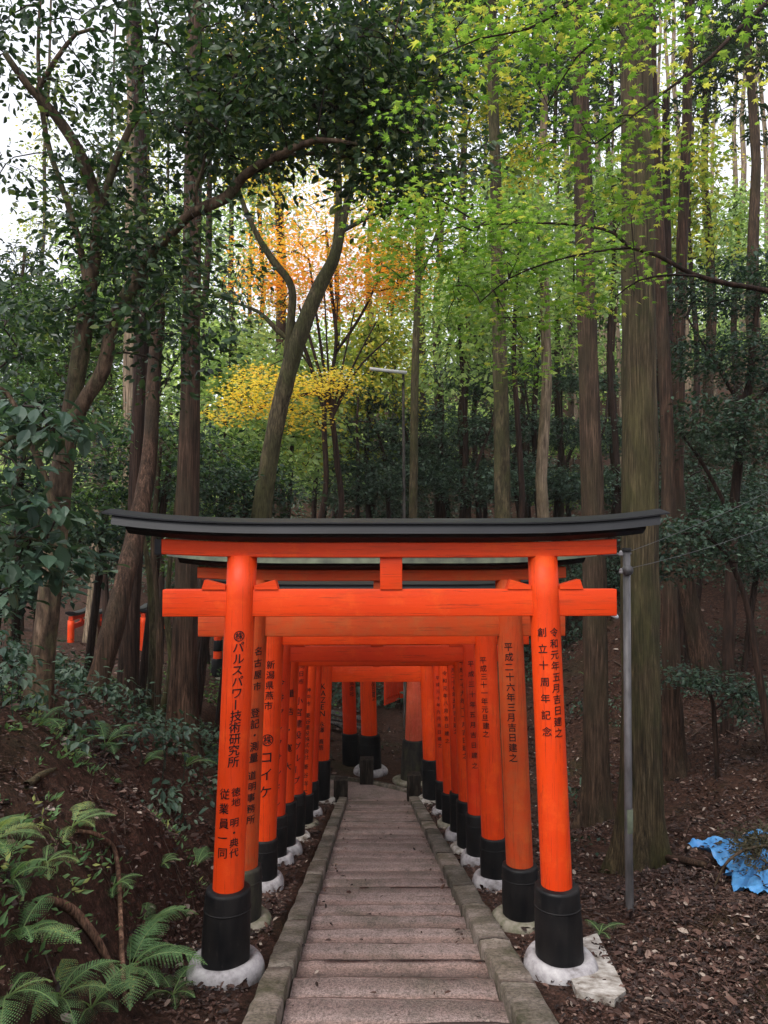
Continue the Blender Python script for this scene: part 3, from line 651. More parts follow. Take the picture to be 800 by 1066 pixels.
mb = MB(); tube(mb, [pt+(0, 0, -.16), pt+(.0, -.045, -.16)], [.045, .045], 12); mb.obj('clamp', M['pole'], t)
mb = MB(); a = at(629, 635, 7.3); b = at(642, 642, 6.75); tube(mb, [a, b], [.02, .02], 8); mb.obj('lamp_tube', M['white'], t)
for (A, B, s) in ((pt+(0, 0, -.01), at(860, 478, 9), .25), (pt+(0, 0, -.15), at(860, 520, 9), .3)):
    n = 18; P = [A*(1-u)+B*u-np.array([0, 0, s*u*(1-u)]) for u in np.linspace(0, 1, n)]
    mb = MB(); tube(mb, P, [.003]*n, 4); mb.obj('cable', M['wire'], t)
# distant lamp post
b0 = at(422, 468, 24); t0 = at(420, 390, 24); gz = h1(b0[0], 24); base = (b0[0], 24, gz)
t = wthing('street_lamp', 'distant thin lamp post with a white tube lamp across its top', 'street lamp', base)
mb = MB(); tube(mb, [(b0[0], 24, gz-.2), t0], [.06, .045], 10); mb.obj('post', M['old_wood'], t)
mb = MB(); tube(mb, [at(385, 384, 23.9), at(424, 388, 23.9)], [.055, .055], 8); mb.obj('lamp_tube', M['white'], t)
# blue tarp under cut branches
c = (3.90, 6.95, 0); base = (3.90, 6.95, h1(3.90, 6.95))
mb = MB(); nx, ny = 130, 110; u, v = np.meshgrid(np.linspace(-1, 1, nx), np.linspace(-1, 1, ny))
ex = 1+.22*(vnoise(np.arctan2(v, u)*2.2, u*0, 31)-.5)
sc_ = np.maximum(np.abs(u), np.abs(v)); 
XX = c[0]+(u*.78*ex+.07*np.sin(v*5)+.04*v+.05*(vnoise(v*6, u*6, 3)-.5)); YY = 6.95+v*.92*ex+.1*(vnoise(u*6, v*6, 4)-.5)-.12*u
zz = H(XX.ravel(), YY.ravel()).reshape(XX.shape)+.04+.22*np.maximum(0, 1-sc_**2)*(.5+vnoise(u*3, v*3, 5))*.8+np.abs(fbm(u*4+v*1.5, v*3, 6, 4))*.42+np.abs(fbm(u*9+v*5, v*8-u*4, 16, 3))*.16+.10*sstep(.6, 1, v)
i, j = np.meshgrid(np.arange(ny-1), np.arange(nx-1), indexing='ij')
mb.add(np.stack([XX.ravel(), YY.ravel(), zz.ravel()], 1), np.stack([i*nx+j, i*nx+j+1, (i+1)*nx+j+1, (i+1)*nx+j], -1).reshape(-1, 4))
o = mb.obj('tarp', M['tarp'], None, base); tag(o, 'crumpled bright blue tarp on the leaf litter at the right', 'tarp')
TARP = (XX, YY, zz)
# ------------------------------------------------------------ plants
def px2m(w, Y): return w/800*Y
def limb_pts(L, step=.18):
    "L: list of (px, py, Y, width in px) -> world points with radius"
    P = np.array([tuple(at(a, b, y))+(px2m(w, y)/2,) for a, b, y, w in L]); return catmull(P, step)
def blob_pts(px, py, Y, rx, ry, rz, n, hollow=.35):
    c = at(px, py, Y); u = rand_unit(n); r = rng.uniform(hollow, 1, n)**(1/2.0)
    return c+u*r[:, None]*np.array([rx, ry, rz])
def join(nodes, C, rad0=.004, sides=4, mb=None, sag=.1, taper=.6, maxn=None):
    "twigs: every cluster centre hangs on the nearest node already there"
    nodes = np.asarray(nodes, float); C = np.asarray(C, float)
    d0 = np.array([np.min(np.sum((nodes-c)**2, 1)) for c in C]); order = np.argsort(d0)
    allp = list(nodes); par = [-1]*len(nodes); A = np.array(allp)
    A = np.vstack([A, np.zeros((len(C), 3))]); k = len(nodes); parent = {}
    for q in order:
        dd = np.sum((A[:k]-C[q])**2, 1); dd[len(nodes):k] *= 1.15; p = int(np.argmin(dd)); A[k] = C[q]; parent[k] = p; k += 1
    cnt = np.ones(k)
    for q in range(k-1, len(nodes)-1, -1): cnt[parent[q]] += cnt[q]
    for q in range(len(nodes), k):
        p = parent[q]; a = A[p]; b = A[q]; L = np.linalg.norm(b-a)
        if L < 1e-3: continue
        m = (a+b)/2+rand_unit(1)[0]*L*.10+np.array([0, 0, sag*L]); r1 = rad0*math.sqrt(cnt[q]); r0 = r1*1.35
        tube(mb, [a, a*.45+m*.55, m*.5+b*.5+(m-(a+b)/2)*.3, b], [r0, (r0+r1)/2, r1, r1*taper], sides, cap=False)
    return A[len(nodes):k]
def foliage(mb, C, per, spread, size, kind, flat=.5, droop=.15, jit=.6, tb=.5, tv=.35, aniso=.45, seed=0):
    "leaves round each cluster centre; light and dark clumps come from the kind of leaf drawn by noise"
    n = len(C)*per; c = np.repeat(C, per, 0)
    off = rng.normal(size=(n, 3))*spread; off[:, 2] *= aniso
    P = c+off; D = off*[1, 1, .3]/spread+rng.normal(size=(n, 3))*.6; D[:, 2] -= droop*2; D = D/(np.linalg.norm(D, axis=1)[:, None]+1e-9)
    N = rng.normal(size=(n, 3))*(1-flat); N[:, 2] += flat*1.6
    ct = np.repeat(rng.normal(size=len(C))*tv*.5, per); t = np.clip(tb+ct+rng.normal(size=n)*tv*.5, 0, 1)
    leaves(mb, P, D, N, size*(1+rng.normal(size=n).clip(-1.5, 2.2)*jit*.5), kind, t)
def tree(name, label, cat, limbs, bark, blobs=(), group=None, leaf='l_mid', kind='diamond', size=.07, per=40, spread=.22, sides=16, ridge=.10, flare=0, root=None, twig=.004, flat=.5, droop=.15, step=.18,
         tb=.5, tv=.35, aniso=.45, lump=.0, base=None, barkb=None, hollow=.35, sag=.1, extra=None, anchor=None):
    P0 = limb_pts(limbs[0], step)
    if base is None:
        gz = h1(P0[0][0], P0[0][1]); base = (P0[0][0], P0[0][1], gz)
        # carry the trunk down to the ground
        if P0[0][2] > gz-.1:
            n = max(2, int((P0[0][2]-gz+.15)/.25)+1); zz = np.linspace(gz-.15, P0[0][2], n, endpoint=False)
            dr = (P0[min(3, len(P0)-1)]-P0[0]); sl = dr[:2]/max(dr[2], .05) if dr[2] > 0 else np.zeros(2); sl = np.clip(sl, -.25, .25)
            P0 = np.vstack([[(P0[0][0]-sl[0]*(P0[0][2]-z), P0[0][1]-sl[1]*(P0[0][2]-z), z, P0[0][3]*(1+.04*(P0[0][2]-z))) for z in zz], P0])
            base = (P0[0][0], P0[0][1], gz)
    t = wthing(name, label, cat, base, group)
    mb = MB(); tube(mb, P0[:, :3], P0[:, 3], sides, ridge, random.randint(0, 99), flare, lump=lump)
    nodes = [P0[len(P0)//3:, :3]]
    for L in limbs[1:]:
        P = limb_pts(L, step); tube(mb, P[:, :3], P[:, 3], max(6, sides//2), ridge*.7, random.randint(0, 99), 0, lump=lump); nodes.append(P[:, :3])
    mb.obj('trunk', M[bark], t)
    nodes = np.concatenate(nodes)
    if anchor is not None: nodes = np.concatenate([nodes, anchor])
    tw = MB(); cr = MB(); any_ = False
    for b in blobs:
        px, py, Y, rx, ry, rz, n = b[:7]; o = b[7] if len(b) > 7 else {}
        C = blob_pts(px, py, Y, rx, ry, rz, n, hollow); C = join(nodes, C, twig, 4, tw, sag)
        foliage(cr, C, o.get('per', per), o.get('spread', spread), o.get('size', size), o.get('kind', kind), flat, droop, tb=o.get('tb', tb), tv=tv, aniso=aniso); any_ = True
    if any_:
        tw.obj('branches', M[barkb or ('branch_dark' if leaf in ('l_camellia', 'l_shrub', 'l_maple') else bark)], t); cr.obj('crown', M[leaf], t, smooth=False)
    return t
# ------------------------------------------------------------ trunks near the gates
hi = dict(leaf='l_cedar', kind='spray', size=.30, per=26, spread=.45, flat=.35, droop=.5, twig=.006, tv=.5)
tree('cedar_tree', 'biggest mossy cedar trunk, standing right of the nearest gate behind the grey pole', 'tree',
     [[(669, 905, 9, 46), (668, 860, 9, 42), (667, 700, 9, 38), (666, 450, 9, 35), (664, 200, 9, 33), (661, 0, 9, 31), (658, -330, 9, 26), (656, -700, 9, 14)]], 'bark_cedar',
     [(640, -520, 9, 2.4, 2.2, 2.6, 26)], sides=48, ridge=.06, flare=.26, **hi)
tree('cedar_tree', 'straight brown cedar trunk between the nearest right pillar and the biggest cedar', 'tree',
     [[(621, 855, 12, 27), (619, 600, 12, 23), (613, 380, 12, 21), (607, 180, 12, 18), (602, 0, 12, 16), (592, -300, 12, 12), (588, -450, 12, 6)]], 'bark_brown',
     [(600, -260, 12, 2.6, 2.2, 2.4, 26)], sides=30, ridge=.09, flare=.22, **hi)
tree('cedar_tree', 'slim moss green trunk rising above the middle of the nearest roof, right of centre', 'tree',
     [[(527, 690, 16, 18), (524, 540, 16, 17), (519, 300, 16, 14), (514, 100, 16, 11), (512, 0, 16, 10), (508, -200, 16, 6)]], 'bark_olive',
     [(505, -120, 16, 2.0, 2.0, 2.8, 26)], sides=20, flare=.15, **hi)
tree('cypress_tree', 'tall straight reddish trunk left of the gates, passing behind the left roof end', 'tree',
     [[(189, 785, 10, 29), (194, 600, 10, 24), (198, 400, 10, 21), (201, 200, 10, 18), (205, 0, 10, 17), (208, -250, 10, 12), (209, -400, 10, 6)]], 'bark_red',
     [(215, -260, 10, 2.0, 2.0, 2.2, 26)], sides=30, ridge=.08, flare=.25, **hi)
tree('cypress_tree', 'dark red trunk ending high in the canopy, left of the tall reddish one', 'tree',
     [[(131, 748, 10.6, 21), (137, 620, 10.6, 18), (144, 480, 10.6, 17), (148, 320, 10.6, 15), (146, 150, 10.6, 13), (141, 0, 10.6, 12), (138, -250, 10.6, 8)]], 'bark_dark',
     [(140, -230, 10.6, 1.8, 1.8, 2.0, 40)], sides=22, flare=.2, **hi)
tree('cypress_tree', 'pale brown trunk just behind the dark red one at upper left', 'tree',
     [[(133, 640, 15, 17), (136, 420, 15, 15), (138, 200, 15, 13), (138, 0, 15, 12), (138, -150, 15, 7)]], 'bark_pale', [(140, -140, 15, 2, 2, 2, 40)], sides=16, **hi)
tree('leaning_tree', 'thick brown trunk leaning right, crossing in front of the dark red trunk', 'tree',
     [[(93, 742, 9.2, 24), (108, 690, 9.2, 22), (126, 620, 9.3, 21), (144, 545, 9.6, 20), (156, 470, 9.9, 15), (161, 380, 10.1, 14), (170, 290, 10.2, 9)]], 'bark_red',
     [(175, 280, 10.2, 1.2, 1.1, .9, 40)], leaf='l_camellia', size=.085, per=40, spread=.25, sides=26, ridge=.06, lump=.10, flare=.08)
# the forked evergreen at the left
cam_ = dict(leaf='l_camellia', size=.066, spread=.20, kind='broad', flat=.35, droop=.25, tv=.45)
tree('forked_tree', 'mottled grey brown evergreen at left, forking low into two crooked dark leafed limbs', 'tree',
     [[(39, 728, 6.6, 26), (48, 660, 6.6, 23), (56, 580, 6.6, 22), (64, 500, 6.6, 24), (72, 440, 6.6, 18), (84, 370, 6.6, 17), (94, 300, 6.6, 14), (102, 225, 6.6, 12), (86, 165, 6.5, 12), (58, 120, 6.4, 11), (30, 90, 6.3, 8), (5, 55, 6.2, 6)],
      [(66, 480, 6.55, 16), (84, 425, 6.5, 15), (108, 385, 6.5, 14), (118, 335, 6.5, 14), (138, 300, 6.5, 15), (148, 280, 6.5, 14), (172, 250, 6.4, 11), (200, 222, 6.3, 11), (236, 206, 6.3, 11), (255, 182, 6.2, 9), (285, 164, 6.1, 8), (330, 146, 6.0, 6), (372, 150, 5.9, 3)],
      [(100, 232, 6.6, 9), (112, 195, 6.6, 8), (128, 150, 6.6, 7), (145, 120, 6.6, 6), (170, 118, 6.6, 4), (188, 122, 6.6, 2)],
      [(92, 305, 6.6, 8), (82, 250, 6.6, 7), (70, 210, 6.6, 6), (48, 140, 6.6, 5), (40, 60, 6.6, 4), (44, -30, 6.6, 3)],
      [(255, 185, 6.2, 6), (300, 162, 6.3, 5), (360, 163, 6.4, 4), (420, 185, 6.5, 2)],
      [(60, 545, 6.5, 8), (48, 500, 6.4, 7), (30, 455, 6.3, 6), (8, 410, 6.2, 5), (-30, 380, 6.1, 3)],
      [(200, 222, 6.3, 5), (206, 190, 6.2, 4), (214, 160, 6.2, 3), (205, 90, 6.2, 2)],
      [(50, 120, 6.4, 5), (40, 95, 6.4, 6), (80, 35, 6.4, 4), (110, 33, 6.4, 3)]], 'bark_smooth',
     [(60, 40, 6.4, 1.2, 1.0, .45, 40), (190, 50, 6.3, 1.2, 1.0, .55, 52), (320, 50, 6.2, 1.0, .9, .65, 82), (300, 125, 6.2, 1.1, .8, .36, 56), (425, 165, 6.4, .50, .6, .36, 44), (60, 190, 6.6, 0.6, .6, .3, 10), (160, 160, 6.5, .7, .6, .35, 18),
      (120, 300, 6.6, .55, .5, .5, 26), (390, 60, 6.3, .7, .7, .6, 55), (30, 330, 6.3, .3, .6, .5, 18), (170, 330, 6.4, .45, .5, .6, 16), (150, 235, 6.4, .6, .5, .35, 22)],
     per=42, sides=26, ridge=.03, lump=.13, flare=.12, twig=.0032, barkb='branch_dark', **cam_)
# curved maple with autumn leaves
tree('maple_tree', 'curved olive brown trunk rising left of centre above the roof, autumn leaves high up', 'tree',
     [[(270, 560, 14, 21), (276, 510, 14, 20), (286, 450, 14, 18), (297, 400, 14, 18), (312, 350, 14, 18), (332, 300, 14, 15), (348, 268, 14, 13), (357, 230, 14, 9), (366, 190, 14, 7), (372, 130, 14, 5), (380, 60, 14, 3)],
      [(300, 372, 14, 10), (302, 345, 14, 9), (304, 300, 14, 8), (285, 272, 14, 8), (268, 245, 14, 6), (252, 208, 14, 5), (240, 160, 14, 3)],
      [(348, 268, 14, 8), (352, 235, 14, 8), (353, 195, 14, 7), (352, 150, 14, 6), (355, 90, 14, 4), (350, 20, 14, 2)],
      [(358, 240, 14, 5), (380, 228, 14, 4), (400, 218, 14, 3), (430, 200, 14, 2)],
      [(303, 355, 14, 6), (290, 345, 14, 6), (270, 325, 14, 4), (245, 315, 14, 3)]], 'bark_olive',
     [(330, 190, 15, 1.6, 1.4, .8, 60), (300, 60, 15, 1.6, 1.4, 1.0, 50)], leaf='l_yellow', kind='maple', size=.075, per=26, spread=.28, sides=20, ridge=.03, lump=.07, twig=.004, flat=.7, tv=.6, tb=.45)
tree('maple_tree', 'hazy orange maple crown behind the curved trunk, left of the bright green sprays', 'tree',
     [[(262, 700, 21, 8), (310, 610, 21, 7), (338, 520, 21, 6), (338, 430, 21, 5), (350, 360, 21, 4), (345, 300, 21, 4), (340, 240, 21, 3)], [(338, 430, 21, 4), (320, 370, 21, 4), (300, 320, 21, 3)], [(348, 370, 21, 3), (375, 330, 21, 3), (395, 290, 21, 2)], [(340, 400, 21, 3), (330, 330, 21, 3), (322, 270, 21, 2)]], 'bark_dark',
     [(325, 290, 21, 2.1, 1.6, 1.0, 120), (385, 275, 21, 1.5, 1.5, .95, 80), (320, 225, 21.5, 1.5, 1.2, .9, 45), (290, 300, 21, .8, 1, .6, 40), (410, 290, 22, .8, 1, .7, 30)], leaf='l_orange', kind='maple', size=.095, per=34, spread=.50, twig=.004, flat=.7, tv=.7)
tree('maple_tree', 'small maple spreading bare dark stems like a fan in front of the orange crown', 'tree',
     [[(275, 715, 18, 7), (322, 620, 18, 6.5), (354, 540, 18, 6), (351, 480, 18, 6), (345, 430, 18, 5), (335, 395, 18, 3.5), (322, 350, 18, 3), (312, 320, 18, 2)]]+[[(346, 435, 18, 3), (a, 385, 18, 2.2), (b, c, 18, 1.5)] for a, b, c in ((348, 352, 310), (356, 370, 320), (366, 392, 335), (372, 405, 352), (342, 338, 305), (325, 300, 350), (332, 312, 318))], 'bark_dark',
     [(290, 408, 17, 1.15, .9, .36, 46), (255, 418, 17, .6, .7, .3, 18), (345, 398, 17.5, .6, .7, .25, 22), (322, 438, 17.5, .6, .6, .25, 14), (262, 392, 17.3, .5, .6, .2, 10), (235, 432, 16.8, .4, .5, .15, 7)], leaf='l_yellow', kind='maple', size=.08, per=30, spread=.27, twig=.004, flat=.8, aniso=.4, tb=.55)
tree('reddish_tree', 'reddish trunk right of the biggest cedar, half hidden behind it', 'tree',
     [[(702, 803, 13, 26), (700, 760, 13, 19), (697, 600, 13, 16), (693, 400, 13, 13), (683, 200, 13, 13), (678, 60, 13, 11), (672, -200, 13, 7)]], 'bark_red', [(675, -160, 13, 2, 2, 2, 40)], sides=20, ridge=.14, flare=.28, **hi)
tree('leaning_tree', 'pale red trunk leaning left at the foot of the right hillside', 'tree',
     [[(733, 690, 17, 22), (722, 640, 17, 18), (711, 590, 17, 16), (705, 520, 17, 15), (706, 400, 17, 13), (711, 250, 17, 11), (716, 100, 17, 10), (718, 0, 17, 9), (720, -150, 17, 5)]], 'bark_red', [(720, -100, 17, 2, 2, 2, 40)], sides=18, ridge=.14, flare=.25, **hi)
tree('leaning_tree', 'dark trunk standing close behind the pale red leaning one', 'tree',
     [[(712, 695, 18, 17), (704, 610, 18, 15), (699, 500, 18, 13), (695, 300, 18, 10), (693, 100, 18, 7)]], 'bark_dark', [], sides=14, flare=.2)
# thin stems behind the left roof end
for k, (L, lab) in enumerate((([(157, 735, 11, 8), (159, 660, 11, 7), (156, 600, 11, 7), (150, 560, 11, 5), (140, 480, 11, 4)], 'thin stem just right of the dark red trunk, leaning left at its top'),
        ([(163, 740, 11.5, 8), (166, 670, 11.5, 8), (162, 610, 11.5, 7), (160, 560, 11.5, 6), (168, 460, 11.5, 4)], 'thin straight mossy stem between the dark red trunk and the tall reddish trunk'),
        ([(169, 742, 12, 7), (178, 690, 12, 6), (174, 640, 12, 6), (177, 590, 12, 5), (186, 500, 12, 3)], 'thin crooked stem nearest the tall reddish trunk'))):
    tree('sapling', lab, 'sapling', [L], 'bark_olive' if k != 1 else 'bark_brown', [(L[-1][0], L[-1][1]-15, L[-1][2], .7, .6, .5, 14)], group='thin stems left of the gates', leaf='l_mid', size=.07, per=30, sides=10, ridge=.03, lump=.1)

# ------------------------------------------------------------ maple hanging into the frame at upper right
mp = dict(leaf='l_maple', kind='maple', size=.052, spread=.16, flat=.85, droop=.12, aniso=.16, tv=.5, barkb='branch_dark')
def maple_limbs():
    Lb = [[(900, 1200, 4.2, 60), (905, 800, 4.4, 48), (900, 520, 4.5, 40), (890, 380, 4.6, 34), (900, 200, 4.6, 26), (890, 0, 4.6, 20), (860, -200, 4.6, 12)],
          [(892, 380, 4.6, 14), (850, 325, 4.8, 9), (800, 303, 5, 6), (760, 296, 5, 5.5), (720, 285, 5, 5), (685, 266, 5.1, 4.5), (655, 257, 5.2, 4), (640, 243, 5.2, 3.5), (610, 235, 5.3, 3), (560, 232, 5.3, 2.4), (500, 234, 5.4, 2)],
          [(655, 258, 5.2, 3), (620, 262, 5.2, 2.4), (575, 272, 5.2, 2), (530, 290, 5.2, 1.6), (500, 315, 5.2, 1.2)],
          [(730, 288, 5, 3), (700, 286, 4.9, 2.5), (665, 292, 4.8, 2), (640, 310, 4.8, 1.4)],
          [(895, 60, 4.6, 12), (840, -20, 4.6, 8), (780, 20, 4.5, 5), (740, 60, 4.4, 4), (700, 90, 4.3, 3), (660, 120, 4.2, 2.2), (620, 150, 4.2, 1.5)],
          [(840, -20, 4.6, 8), (740, -60, 4.4, 6), (660, -40, 4.2, 5), (600, 0, 4.1, 3.5), (550, 30, 4.0, 2.6), (500, 40, 4, 1.8), (455, 60, 4, 1.2)],
          [(660, -40, 4.2, 4), (640, 20, 4.3, 2.5), (600, 60, 4.3, 2), (570, 110, 4.3, 1.4)],
          [(840, -20, 4.6, 8), (640, -120, 4.4, 7), (520, -110, 4.4, 5), (440, -60, 4.4, 3.5), (420, 0, 4.4, 2), (405, 60, 4.4, 1.4)]]
    return Lb
tree('maple_tree', 'bright green maple reaching in from the right, thin dark branches of star shaped leaves', 'tree', maple_limbs(), 'bark_dark',
[(470, 225, 5.8, .75, .55, .13, 30), (450, 255, 5.6, .6, .5, .10, 18), (560, 245, 5.4, .6, .5, .10, 17), (520, 290, 5.4, .55, .5, .12, 18), (600, 310, 5.3, .3, .4, .12, 8), (540, 340, 5.6, .35, .4, .14, 7), (480, 320, 5.8, .4, .5, .14, 8), (545, 385, 5.6, .25, .4, .12, 4),
      (620, 20, 4.2, .60, .5, .18, 22), (560, 50, 4.2, .40, .5, .2, 11), (700, 50, 4.4, .5, .5, .18, 9), (605, 130, 4.3, .40, .45, .14, 11), (690, 155, 4.4, .4, .4, .18, 7), (660, 215, 4.8, .3, .3, .14, 4), (500, 25, 4.1, .35, .4, .2, 6), (640, 195, 4.6, .25, .3, .1, 4), (430, 290, 6, .4, .4, .15, 7), (640, 275, 5.2, .35, .3, .05, 5), (435, 110, 4.6, .3, .4, .2, 3)],
     per=33, sides=14, ridge=.03, twig=.0016, hollow=.1, sag=.04, **mp)
# yellow-green crown at top centre
tree('maple_tree', 'yellow green crown at top centre beside the slim mossy trunk', 'tree',
     [[(430, 560, 19, 9), (432, 400, 19, 8), (436, 250, 19, 6), (432, 120, 19, 4), (425, 0, 19, 3)], [(434, 300, 19, 4), (470, 200, 19, 3), (490, 120, 19, 2)], [(436, 200, 19, 4), (400, 120, 19, 3), (385, 40, 19, 2)]], 'bark_olive',
     [(455, 30, 19, 2.0, 1.6, 1.0, 80), (480, 110, 19, 1.5, 1.3, .7, 60), (400, 120, 19, 1.3, 1.2, 1.0, 36), (430, 200, 19, 1.3, 1.2, .7, 30), (540, 170, 19, 1.2, 1, .5, 24), (415, 240, 19, .8, .9, .5, 24)], leaf='l_olive', kind='diamond', size=.13, per=34, spread=.34, twig=.004, flat=.7, tv=.6, tb=.6)

# ------------------------------------------------------------ evergreen understorey
sh = dict(kind='diamond', flat=.65, droop=.15, tv=.5, aniso=.3)
tree('evergreen_shrub', 'large dark evergreen with layered boughs on the hillside, behind the pale red leaning trunk', 'shrub tree',
     [[(760, 640, 14, 12), (765, 520, 14, 10), (780, 400, 14, 8), (790, 300, 14, 5)], [(763, 540, 14, 5), (730, 480, 14, 4), (700, 440, 14, 2)], [(775, 430, 14, 5), (820, 380, 14, 4), (850, 320, 14, 2)], [(775, 430, 14, 4), (740, 370, 14, 3), (715, 330, 14, 2)]], 'bark_dark',
     [(765, 300, 14, 1.3, 1.2, .5, 85), (755, 370, 14, 1.3, 1.2, .4, 65), (740, 435, 13.5, 1.1, 1, .3, 50), (780, 460, 13.5, .9, 1, .35, 30), (795, 410, 14, 1, 1, .4, 35)], leaf='l_shrub', size=.085, per=44, spread=.26, twig=.004, **sh)
tree('evergreen_shrub', 'low evergreen bough hanging just right of the biggest cedar, level with the nearest roof', 'shrub tree',
     [[(790, 700, 11, 7), (775, 620, 11, 6), (750, 570, 11, 4), (720, 555, 11, 3), (695, 560, 11, 2)]], 'bark_dark',
     [(725, 560, 11, .75, .7, .26, 46), (765, 540, 11, .6, .7, .22, 26), (700, 590, 11, .35, .5, .25, 16), (790, 580, 11, .4, .6, .2, 12)], leaf='l_shrub', size=.070, per=42, spread=.20, twig=.003, **sh)
tree('evergreen_shrub', 'small glossy shrub low on the slope right of the reddish trunk', 'shrub',
     [[(745, 770, 12, 5), (742, 730, 12, 4), (730, 705, 12, 3)], [(742, 740, 12, 3), (775, 715, 12, 2)]], 'bark_dark',
     [(720, 705, 12, .5, .5, .14, 18), (775, 715, 12, .55, .5, .14, 20), (790, 740, 12, .4, .5, .2, 14)], leaf='l_shrub', size=.07, per=36, spread=.17, twig=.003, **sh)
for px, py, Yk, rx, lab in ((735, 515, 20, 1.5, 'dark bush high on the right hillside, just right of the leaning trunks'), (785, 575, 17, 1.1, 'dark bush at the right edge of the hillside above the bare sticks'), (652, 590, 25, 1.4, 'dark bush low between the brown cedar and the biggest cedar'), (725, 470, 24, 1.6, 'dark bush uppermost on the right hillside'), (590, 600, 24, 1.3, 'dark bush seen under the right roof end'), (780, 505, 22, 1.5, 'dark bush near the right edge below the layered evergreen')):
    tree('evergreen_shrub', lab, 'bush', [[(px, py+40, Yk, 6), (px+5, py, Yk, 4), (px-4, py-25, Yk, 3)]], 'bark_dark', [(px, py, Yk, rx, rx*.8, .6, int(46*rx))], group='bushes on the right hillside', leaf='l_shrub', size=.10, per=40, spread=.30, twig=.005, step=.4, sides=8, **sh)
# dark bushes across the valley, centre
r_ = random.Random(21)
cl = ['left of the distant lamp post', 'under the distant lamp post', 'just right of the distant lamp post', 'between the lamp post and the slim mossy trunk', 'behind the slim mossy trunk', 'right of the slim mossy trunk', 'left of the brown cedar', 'behind the brown cedar']
for k, px in enumerate((372, 405, 432, 462, 500, 540, 578, 618)):
    Yk = 26+r_.uniform(-2, 3); py = 505+r_.uniform(-8, 10)
    tree('evergreen_shrub', 'dark layered bush across the valley, '+cl[k], 'bush', [[(px, py+30, Yk, 5), (px+r_.uniform(-6, 6), py-20, Yk, 4), (px+r_.uniform(-15, 15), py-70, Yk, 2)]], 'bark_dark',
         [(px, py-8, Yk, 1.6, 1.3, .70, 60), (px+r_.uniform(-14, 14), py-62+(30 if k in (1, 2) else 0), Yk+1, 1.3, 1.2, .50, 38), (px+r_.uniform(-14, 14), py-105+r_.uniform(-15, 15)+(60 if k in (1, 2) else 0), Yk+2, 1.1, 1.1, .45, 26)],
         group='dark bushes across the valley', leaf='l_shrub_far', size=.13, per=40, spread=.34, twig=.006, step=.5, sides=8, **sh)
cl2 = ['far left of it by the curved trunk', 'above the left part of the roof', 'over the strut of the nearest gate', 'halfway to the slim mossy trunk', 'behind the slim mossy trunk', 'between the slim mossy and the pale far trunk', 'left of the brown cedar', 'between the brown cedar and the biggest cedar']
for k, px in enumerate((340, 385, 425, 465, 505, 550, 592, 640)):
    Yk = 33+r_.uniform(-2, 3); py = 468+r_.uniform(-10, 14)+(24 if k in (1, 2) else 0)
    tree('evergreen_shrub', 'dark bush in the upper row, '+cl2[k], 'bush', [[(px, py+50, Yk, 5), (px+r_.uniform(-6, 6), py, Yk, 4), (px+r_.uniform(-15, 15), py-30, Yk, 2)]], 'bark_dark',
         [(px, py+28, Yk, 2.1, 1.6, .8, 50), (px+r_.uniform(-14, 14), py-22, Yk+1, 1.8, 1.5, .7, 40)], group='dark bushes across the valley', leaf='l_shrub_far' if k % 3 else 'l_pale', size=.16, per=40, spread=.42, twig=.006, step=.5, sides=8, **sh)
# bushes left of the gates, mid distance
ml = [(40, 560, 12, 1.5, .9, 'l_shrub', 'dark bush behind the forked tree, level with the nearest roof'), (105, 535, 14, 1.5, .6, 'l_mid', 'leafy bush between the forked tree and the dark red trunk'),
      (170, 480, 13, 1.2, .7, 'l_shrub', 'dark bush behind the left end of the nearest roof'), (230, 485, 16, 1.4, .6, 'l_mid', 'leafy bush above the nearest roof, right of the tall reddish trunk'), (250, 520, 15, 1.3, .6, 'l_shrub', 'dark bush directly over the nearest roof by the curved trunk'),
      (20, 460, 11, 1.2, 1.0, 'l_shrub', 'dark bush at the left edge behind the forked tree, halfway up'), (70, 345, 17, 1.8, 1.2, 'l_mid', 'tall green bush at upper left behind the forked tree'), (-5, 615, 10, .7, .4, 'l_shrub', 'dark bush at the left edge beside the forked tree foot'),
      (215, 560, 18, 1.6, .9, 'l_mid', 'green bush seen under the left roof end'), (70, 420, 16, 1.4, .9, 'l_mid', 'green bush between the two limbs of the forked tree')]
for px, py, Yk, rx, rz, lf, lab in ml:
    tree('evergreen_shrub', lab, 'bush', [[(px, py+50, Yk, 8), (px+6, py, Yk, 5), (px-5, py-30, Yk, 3)]], 'bark_dark', [(px, py, Yk, rx, rx*.8, rz, int(60*rx))], group='bushes left of the gates', leaf=lf, size=.10, per=42, spread=.26, twig=.005, step=.4, sides=8, **sh)
# big-leaved spray close to the camera at the left edge
tree('broadleaf_shrub', 'broad glossy leaves of a shrub reaching in at the left edge, nearest to the viewer', 'shrub',
     [[(-110, 800, 3.4, 22), (-90, 640, 3.5, 18), (-50, 540, 3.6, 12), (-10, 470, 3.7, 7), (30, 450, 3.8, 4), (70, 440, 3.9, 2)], [(-60, 560, 3.6, 8), (-20, 560, 3.7, 5), (30, 560, 3.8, 3), (60, 570, 3.8, 2)], [(-80, 620, 3.5, 8), (-30, 610, 3.6, 5), (15, 600, 3.7, 3)]], 'bark_olive',
     [(15, 440, 3.8, .38, .3, .10, 12), (60, 440, 3.9, .2, .2, .06, 5), (20, 550, 3.8, .33, .3, .14, 14), (45, 580, 3.8, .2, .2, .08, 6), (0, 600, 3.7, .25, .25, .12, 8), (-20, 500, 3.7, .3, .3, .2, 12)], leaf='l_shrub', kind='broad', size=.085, per=12, spread=.10, flat=.8, droop=.3, aniso=.4, twig=.003, tb=.75, tv=.3)
